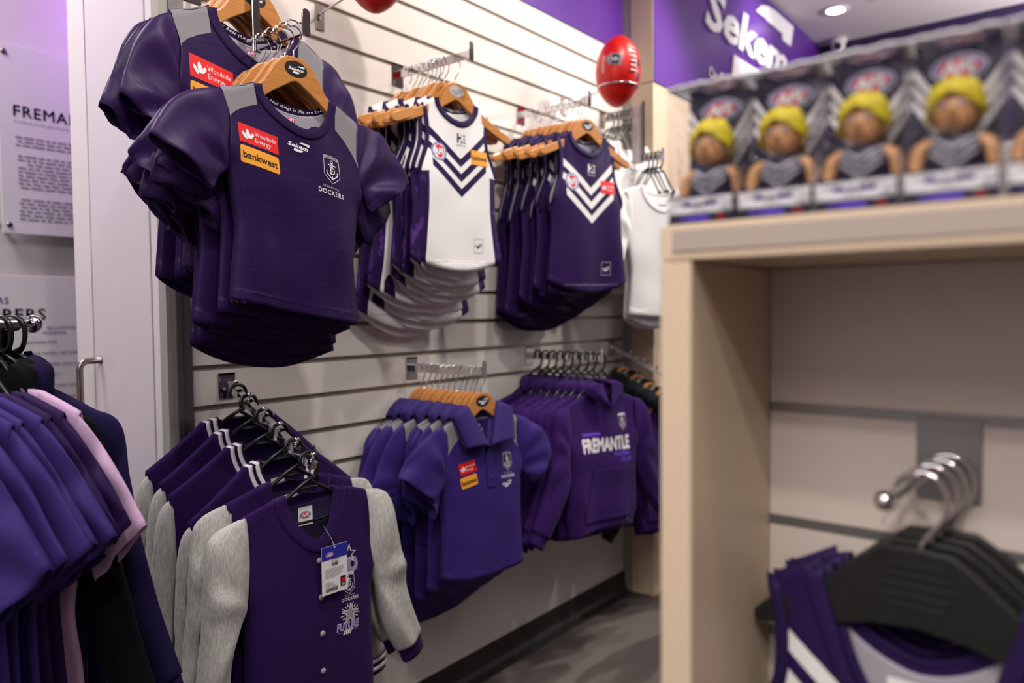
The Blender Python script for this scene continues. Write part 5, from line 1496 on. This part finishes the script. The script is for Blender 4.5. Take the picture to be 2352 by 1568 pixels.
# ================================================================== beige display shelf at the right with boxed figures
X0 = 0.65; XB = 0.858
su = thing('display_shelf', 'beige laminate display shelf unit in the right foreground', 'shelf unit', (X0, -1.43, 0))
def sbox(name, lo, hi, m, bev=0.0012, par=su, label=None):
    mb = MB(); mb.box((lo[0]-X0, lo[1]+1.43, lo[2]), (hi[0]-X0, hi[1]+1.43, hi[2]), m, bev); return mb.build(name, par, label)
sbox('top_panel', (X0, -2.45, 1.3455), (XB+0.05, -1.417, 1.3785), M_beige)
sbox('side_panel', (X0, -1.448, 0.0), (XB+0.05, -1.417, 1.3445), M_beige)
sbox('side_panel', (X0, -2.45, 0.0), (XB+0.05, -2.42, 1.3445), M_beige)
bp_ = sbox('back_panel', (XB+0.014, -2.42, 0.0), (XB+0.03, -1.448, 1.3445), M_blackmat, 0)
gz = [1.189, 1.060, 0.931, 0.802, 0.673, 0.544, 0.415, 0.286]
tops = [1.3445]+[g-0.005 for g in gz]; bots = [g+0.005 for g in gz]+[0.06]
M_back = mat('shelf_back_board', 'cbbfb6', 0.4)
for a, b in zip(tops, bots): sbox('slat', (XB, -2.419, b), (XB+0.014, -1.4485, a), M_back, 0.0008)
for g in gz: sbox('groove_liner', (XB-0.001, -2.419, g-0.005), (XB+0.012, -1.4485, g+0.005), M_alu, 0)
sbox('price_strip', (X0-0.002, -2.30, 1.3535), (X0, -1.430, 1.3735), mat('price_strip_grey', 'a89a90', 0.35), 0.0003)

# boxed bobble figures on the shelf
def make_boxed_figure():
    t = thing('boxed_figure', 'x', 'boxed figure')
    w, d, h = 0.0650, 0.050, 0.127          # built facing -y, turned afterwards
    mb = MB(); mb.box((-w/2, d-0.002, 0.0), (w/2, d, h), M_card); mb.box((-w/2, 0, 0), (w/2, d-0.002, 0.0015), M_card); mb.build('backing_card', t)
    pr = Print()
    def bs(x, z, o): return (x, d-0.0022-o, z)
    for k in range(3):
        for sgn in (-1, 1):
            zt = 0.034+0.0125*k
            pr.poly([(0, zt), (sgn*0.0325, zt+0.050), (sgn*0.0325, zt+0.0580), (0, zt+0.0080)], M_ink_w, layer=1)
    afl(pr, 0, 0.1115, 0.0195)
    pr.build('card_print', bs, t, maxlen=0)
    # figure: head with hair, torso in a dark guernsey, arms
    mb = MB(); mb.sphere((0, 0.026, 0.0725), 0.0165, M_skin, 24, (0.95, 0.95, 1.12)); mb.sphere((0, 0.0085, 0.0705), 0.0030, M_skin, 10, (0.8, 1, 1.2))
    for sgn in (-1, 1): mb.sphere((sgn*0.0160, 0.027, 0.0725), 0.0036, M_skin, 10, (0.5, 1, 1.2))
    mb.tube([(0, 0.027, 0.044), (0, 0.027, 0.060)], 0.0070, M_skin, 14); hd_ = mb.build('head', t)
    mb = MB()
    for sgn in (-1, 1):
        mb.sphere((sgn*0.0060, 0.0112, 0.0755), 0.0026, M_ink_w, 10, (1, 0.5, 0.8)); mb.sphere((sgn*0.0060, 0.0099, 0.0755), 0.0013, M_black, 8, (1, 0.5, 1))
        mb.tube([(sgn*0.0035, 0.0105, 0.0800), (sgn*0.0085, 0.0115, 0.0805)], 0.0007, M_wood, 6)
    mb.tube([(-0.0042, 0.0118, 0.0638), (0, 0.0108, 0.0630), (0.0042, 0.0118, 0.0638)], 0.0006, M_lip, 6); mb.build('face', hd_)
    V = []; F = []; n = 26; m = 14; rr = random.Random(3)
    for i in range(m+1):
        th = math.pi*0.72*i/m
        for j in range(n):
            a = 2*math.pi*j/n; q = 0.0208*(1+0.10*math.sin(5*a+3*th)*math.sin(th*2)+0.08*rr.uniform(-1, 1))
            fr = max(0.0, -math.sin(a)); lim = th*(1-0.47*fr)
            V.append((q*math.sin(lim)*math.cos(a)*0.98, 0.0275+q*math.sin(lim)*math.sin(a), 0.0760+q*1.05*math.cos(lim)))
    for i in range(m):
        for j in range(n): F.append((i*n+j, (i+1)*n+j, (i+1)*n+(j+1) % n, i*n+(j+1) % n))
    V, F, fm = weld(V, F, [0]*len(F)); V, F, fm = shell(V, F, fm, 0.002, None); link_mesh('hair', arr_mesh('hair', V, F, [M_hair], fm), t)
    V = []; F = []; prof = [(0.024, 0.0180, 0.0115), (0.034, 0.0190, 0.0120), (0.042, 0.0205, 0.0120), (0.049, 0.0190, 0.0105), (0.0535, 0.0120, 0.0080), (0.056, 0.0075, 0.0065)]
    for z, a_, b_ in prof:
        for j in range(24): g = 2*math.pi*j/24; V.append((a_*math.cos(g), 0.027+b_*math.sin(g), z))
    for i in range(len(prof)-1):
        for j in range(24): F.append((i*24+j, i*24+(j+1) % 24, (i+1)*24+(j+1) % 24, (i+1)*24+j))
    to = link_mesh('torso', arr_mesh('torso', V, F, [M_card]), t)
    def ts(x, z, o):
        a_ = np.interp(z, [p[0] for p in prof], [p[1] for p in prof]); b_ = np.interp(z, [p[0] for p in prof], [p[2] for p in prof])
        return (x, 0.027-b_*math.sqrt(max(0.0, 1-min(1, (x/a_)**2)))-0.0006-o, z)
    pr = Print()
    for k in range(3):
        for sgn in (-1, 1): pr.poly([(0, 0.0262+0.0075*k), (sgn*0.0165, 0.0392+0.0060*k), (sgn*0.0165, 0.0428+0.0060*k), (0, 0.0302+0.0075*k)], M_silver)
    pr.build('chevron_print', ts, to, maxlen=0.004)
    for sgn in (-1, 1):
        mb = MB(); mb.tube(smooth_path([(sgn*0.0190, 0.027, 0.0490), (sgn*0.0240, 0.026, 0.0450), (sgn*0.0265, 0.025, 0.0360), (sgn*0.0270, 0.023, 0.0270), (sgn*0.0265, 0.020, 0.0200)], 12), [0.0050]*3+[0.0058]*4+[0.0050]*3+[0.0045]*2, M_skin, 12)
        mb.sphere((sgn*0.0190, 0.027, 0.0485), 0.0052, M_skin, 12); mb.build('arm', t)
    # name card in front of the legs
    mb = MB(); mb.box((-w/2+0.001, 0.002, 0.0015), (w/2-0.001, 0.008, 0.0260), M_card); lb = mb.build('name_card', t)
    pr = Print(); pr.rect(0, 0.0165, w-0.003, 0.0140, M_paperw, layer=0)
    rq = random.Random(2); x = -0.017
    for wd_ in (0.010, 0.004, 0.013): pr.rect(x+wd_/2, 0.0175, wd_, 0.0040, M_pink_ink, layer=1); x += wd_+0.003
    pr.rect(-0.006, 0.0045, 0.030, 0.004, M_ink_p, layer=1); pr.ell(0.020, 0.0045, 0.004, 0.0022, M_red, layer=1)
    pr.build('name_print', lambda x, z, o: (x, 0.0018-o, z), lb, maxlen=0)
    # clear plastic shell with a crimped top edge
    mb = MB(); e = 0.0004
    V = []; nx, nz = 14, 22; rr = random.Random(5)
    for i in range(nx+1):
        for j in range(nz+1):
            x = -w/2+w*i/nx; z = h*j/nz; ed = min(i, nx-i, j, nz-j)
            V.append((x, (0 if ed == 0 else rr.uniform(-0.0005, 0.0005)), z))
    F = [(i*(nz+1)+j, (i+1)*(nz+1)+j, (i+1)*(nz+1)+j+1, i*(nz+1)+j+1) for i in range(nx) for j in range(nz)]
    mb.raw(V, F, M_clear, True)
    for sgn in (-1, 1): mb.raw([(sgn*w/2, 0, 0), (sgn*w/2, d, 0), (sgn*w/2, d, h), (sgn*w/2, 0, h)], [(0, 1, 2, 3)], M_clear)
    mb.raw([(-w/2, 0, h), (w/2, 0, h), (w/2, d, h), (-w/2, d, h)], [(0, 1, 2, 3)], M_clear)
    mb.build('clear_shell', t)
    M_crimp = mat('crimped_plastic', 'd8d6de', 0.12, spec=0.9, coat=0.6, bump=(120, 120, 120, 0.8))
    mb = MB(); rr = random.Random(7)
    for y_ in (0.0, d):
        mb.tube([(-w/2+w*i/16, y_+rr.uniform(-0.0006, 0.0006), h-0.001+rr.uniform(-0.0009, 0.0009)) for i in range(17)], 0.0016, M_crimp, 6)
    for sgn in (-1, 1): mb.tube([(sgn*w/2, 0.0, h-0.001), (sgn*w/2, d, h-0.001)], 0.0012, M_crimp, 6)
    mb.build('crimped_edge', t)
    return t
bx = make_boxed_figure()
bl = ['boxed yellow-haired bobble figure, leftmost on the shelf top', 'boxed yellow-haired bobble figure, second from the left on the shelf top', 'boxed yellow-haired bobble figure, third from the left on the shelf top', 'boxed yellow-haired bobble figure, fourth from the left on the shelf top', 'boxed bobble figure cut off by the right edge of the photo']
for i, yc in enumerate((-1.4545, -1.5215, -1.5875, -1.6545, -1.7225)):
    b = bx if i == 0 else copy_tree(bx)
    b.location = (X0+0.004+(0.001 if i % 2 else 0), yc, 1.379); b.rotation_euler = (0, 0, R(-90+(1.2 if i % 2 else -0.8)))
    b['label'] = bl[i]; b['group'] = 'boxed bobble figures on the shelf top'

# prong on the shelf back with small guernseys on black hangers
YH = -1.628
pgt = thing('display_prong', 'short chrome prong with a dark square plate on the shelf back', 'display arm', (XB, YH, 1.185))
mb = MB(); mb.box((-0.004, -0.0285, -0.078), (-0.001, 0.0285, 0.004), M_alu, 0.0008); mb.build('back_plate', pgt)
mb = MB(); P0 = Vector((-0.004, 0, -0.036)); P1 = Vector((-0.106, 0.036, -0.062))
mb.tube([P0, P0*0.4+P1*0.6, P1], 0.0052, M_chrome, 16); mb.build('rod', pgt)
mb = MB(); mb.sphere(P1, 0.0095, M_chrome, 20); mb.build('tip_ball', pgt)
def chunky_hanger():
    t = thing('black_hanger', 'x', 'hanger')
    mb = MB(); mb.tube(smooth_path([(0.004, 0, -0.078), (0.003, 0, -0.060), (0.010, 0, -0.045), (0.021, 0, -0.030), (0.026, 0, -0.014), (0.022, 0, 0.004), (0.010, 0, 0.014), (-0.004, 0, 0.014), (-0.016, 0, 0.006), (-0.021, 0, -0.006)], 34), 0.0026, M_chrome, 10); mb.build('hook', t)
    up = [(0, -0.058), (0.030, -0.060), (0.050, -0.074), (0.085, -0.104), (0.120, -0.128), (0.150, -0.146), (0.160, -0.156), (0.160, -0.166), (0.150, -0.168)]
    lo = [(0.120, -0.162), (0.080, -0.152), (0.040, -0.140), (0.0, -0.136)]
    pts = up+lo+[(-x, z) for x, z in (up+lo)[::-1] if x > 1e-6]
    mb = MB(); mb.prism(pts, -0.0055, 0.0055, M_blackmat, 'xz', 0.002, 2); ob = mb.build('shoulder_bar', t)
    mb = MB()
    for k in range(5): mb.box((-0.030+0.004*abs(k-2), -0.0068, -0.078-0.010*k), (0.034-0.004*abs(k-2), -0.0055, -0.073-0.010*k), M_blackmat, 0.0005)
    mb.build('ribs', t)
    return t
ch = chunky_hanger()
gs = make_guernsey('football_guernsey', 'x', 'guernsey', None, False, 35, stacked=True, prints=True, wide=True)
dP = P1-P0
for i, f in enumerate((0.50, 0.34, 0.20, 0.07)):
    p = Vector((XB, YH, 1.185))+P0+dP*f
    g = gs if i == 0 else copy_tree(gs); h = ch if i == 0 else copy_tree(ch)
    put(h, p.x, p.y, p.z-0.0085, R(-90+(-3, 2, -2, 3)[i]))
    put(g, p.x, p.y, p.z+0.028, R(-90+(-3, 2, -2, 3)[i]), 1.04, 1.0, 0.15)
    g['label'] = 'small purple guernsey, %s on the prong of the beige shelf' % (['frontmost'] + ORD[1:])[i]; g['group'] = 'small guernseys on the shelf prong'
    h['label'] = 'black hanger with chrome hook, %s on the prong of the beige shelf' % (['frontmost'] + ORD[1:])[i]; h['group'] = 'black hangers on the shelf prong'

bpy.data.scenes.remove(TMP)
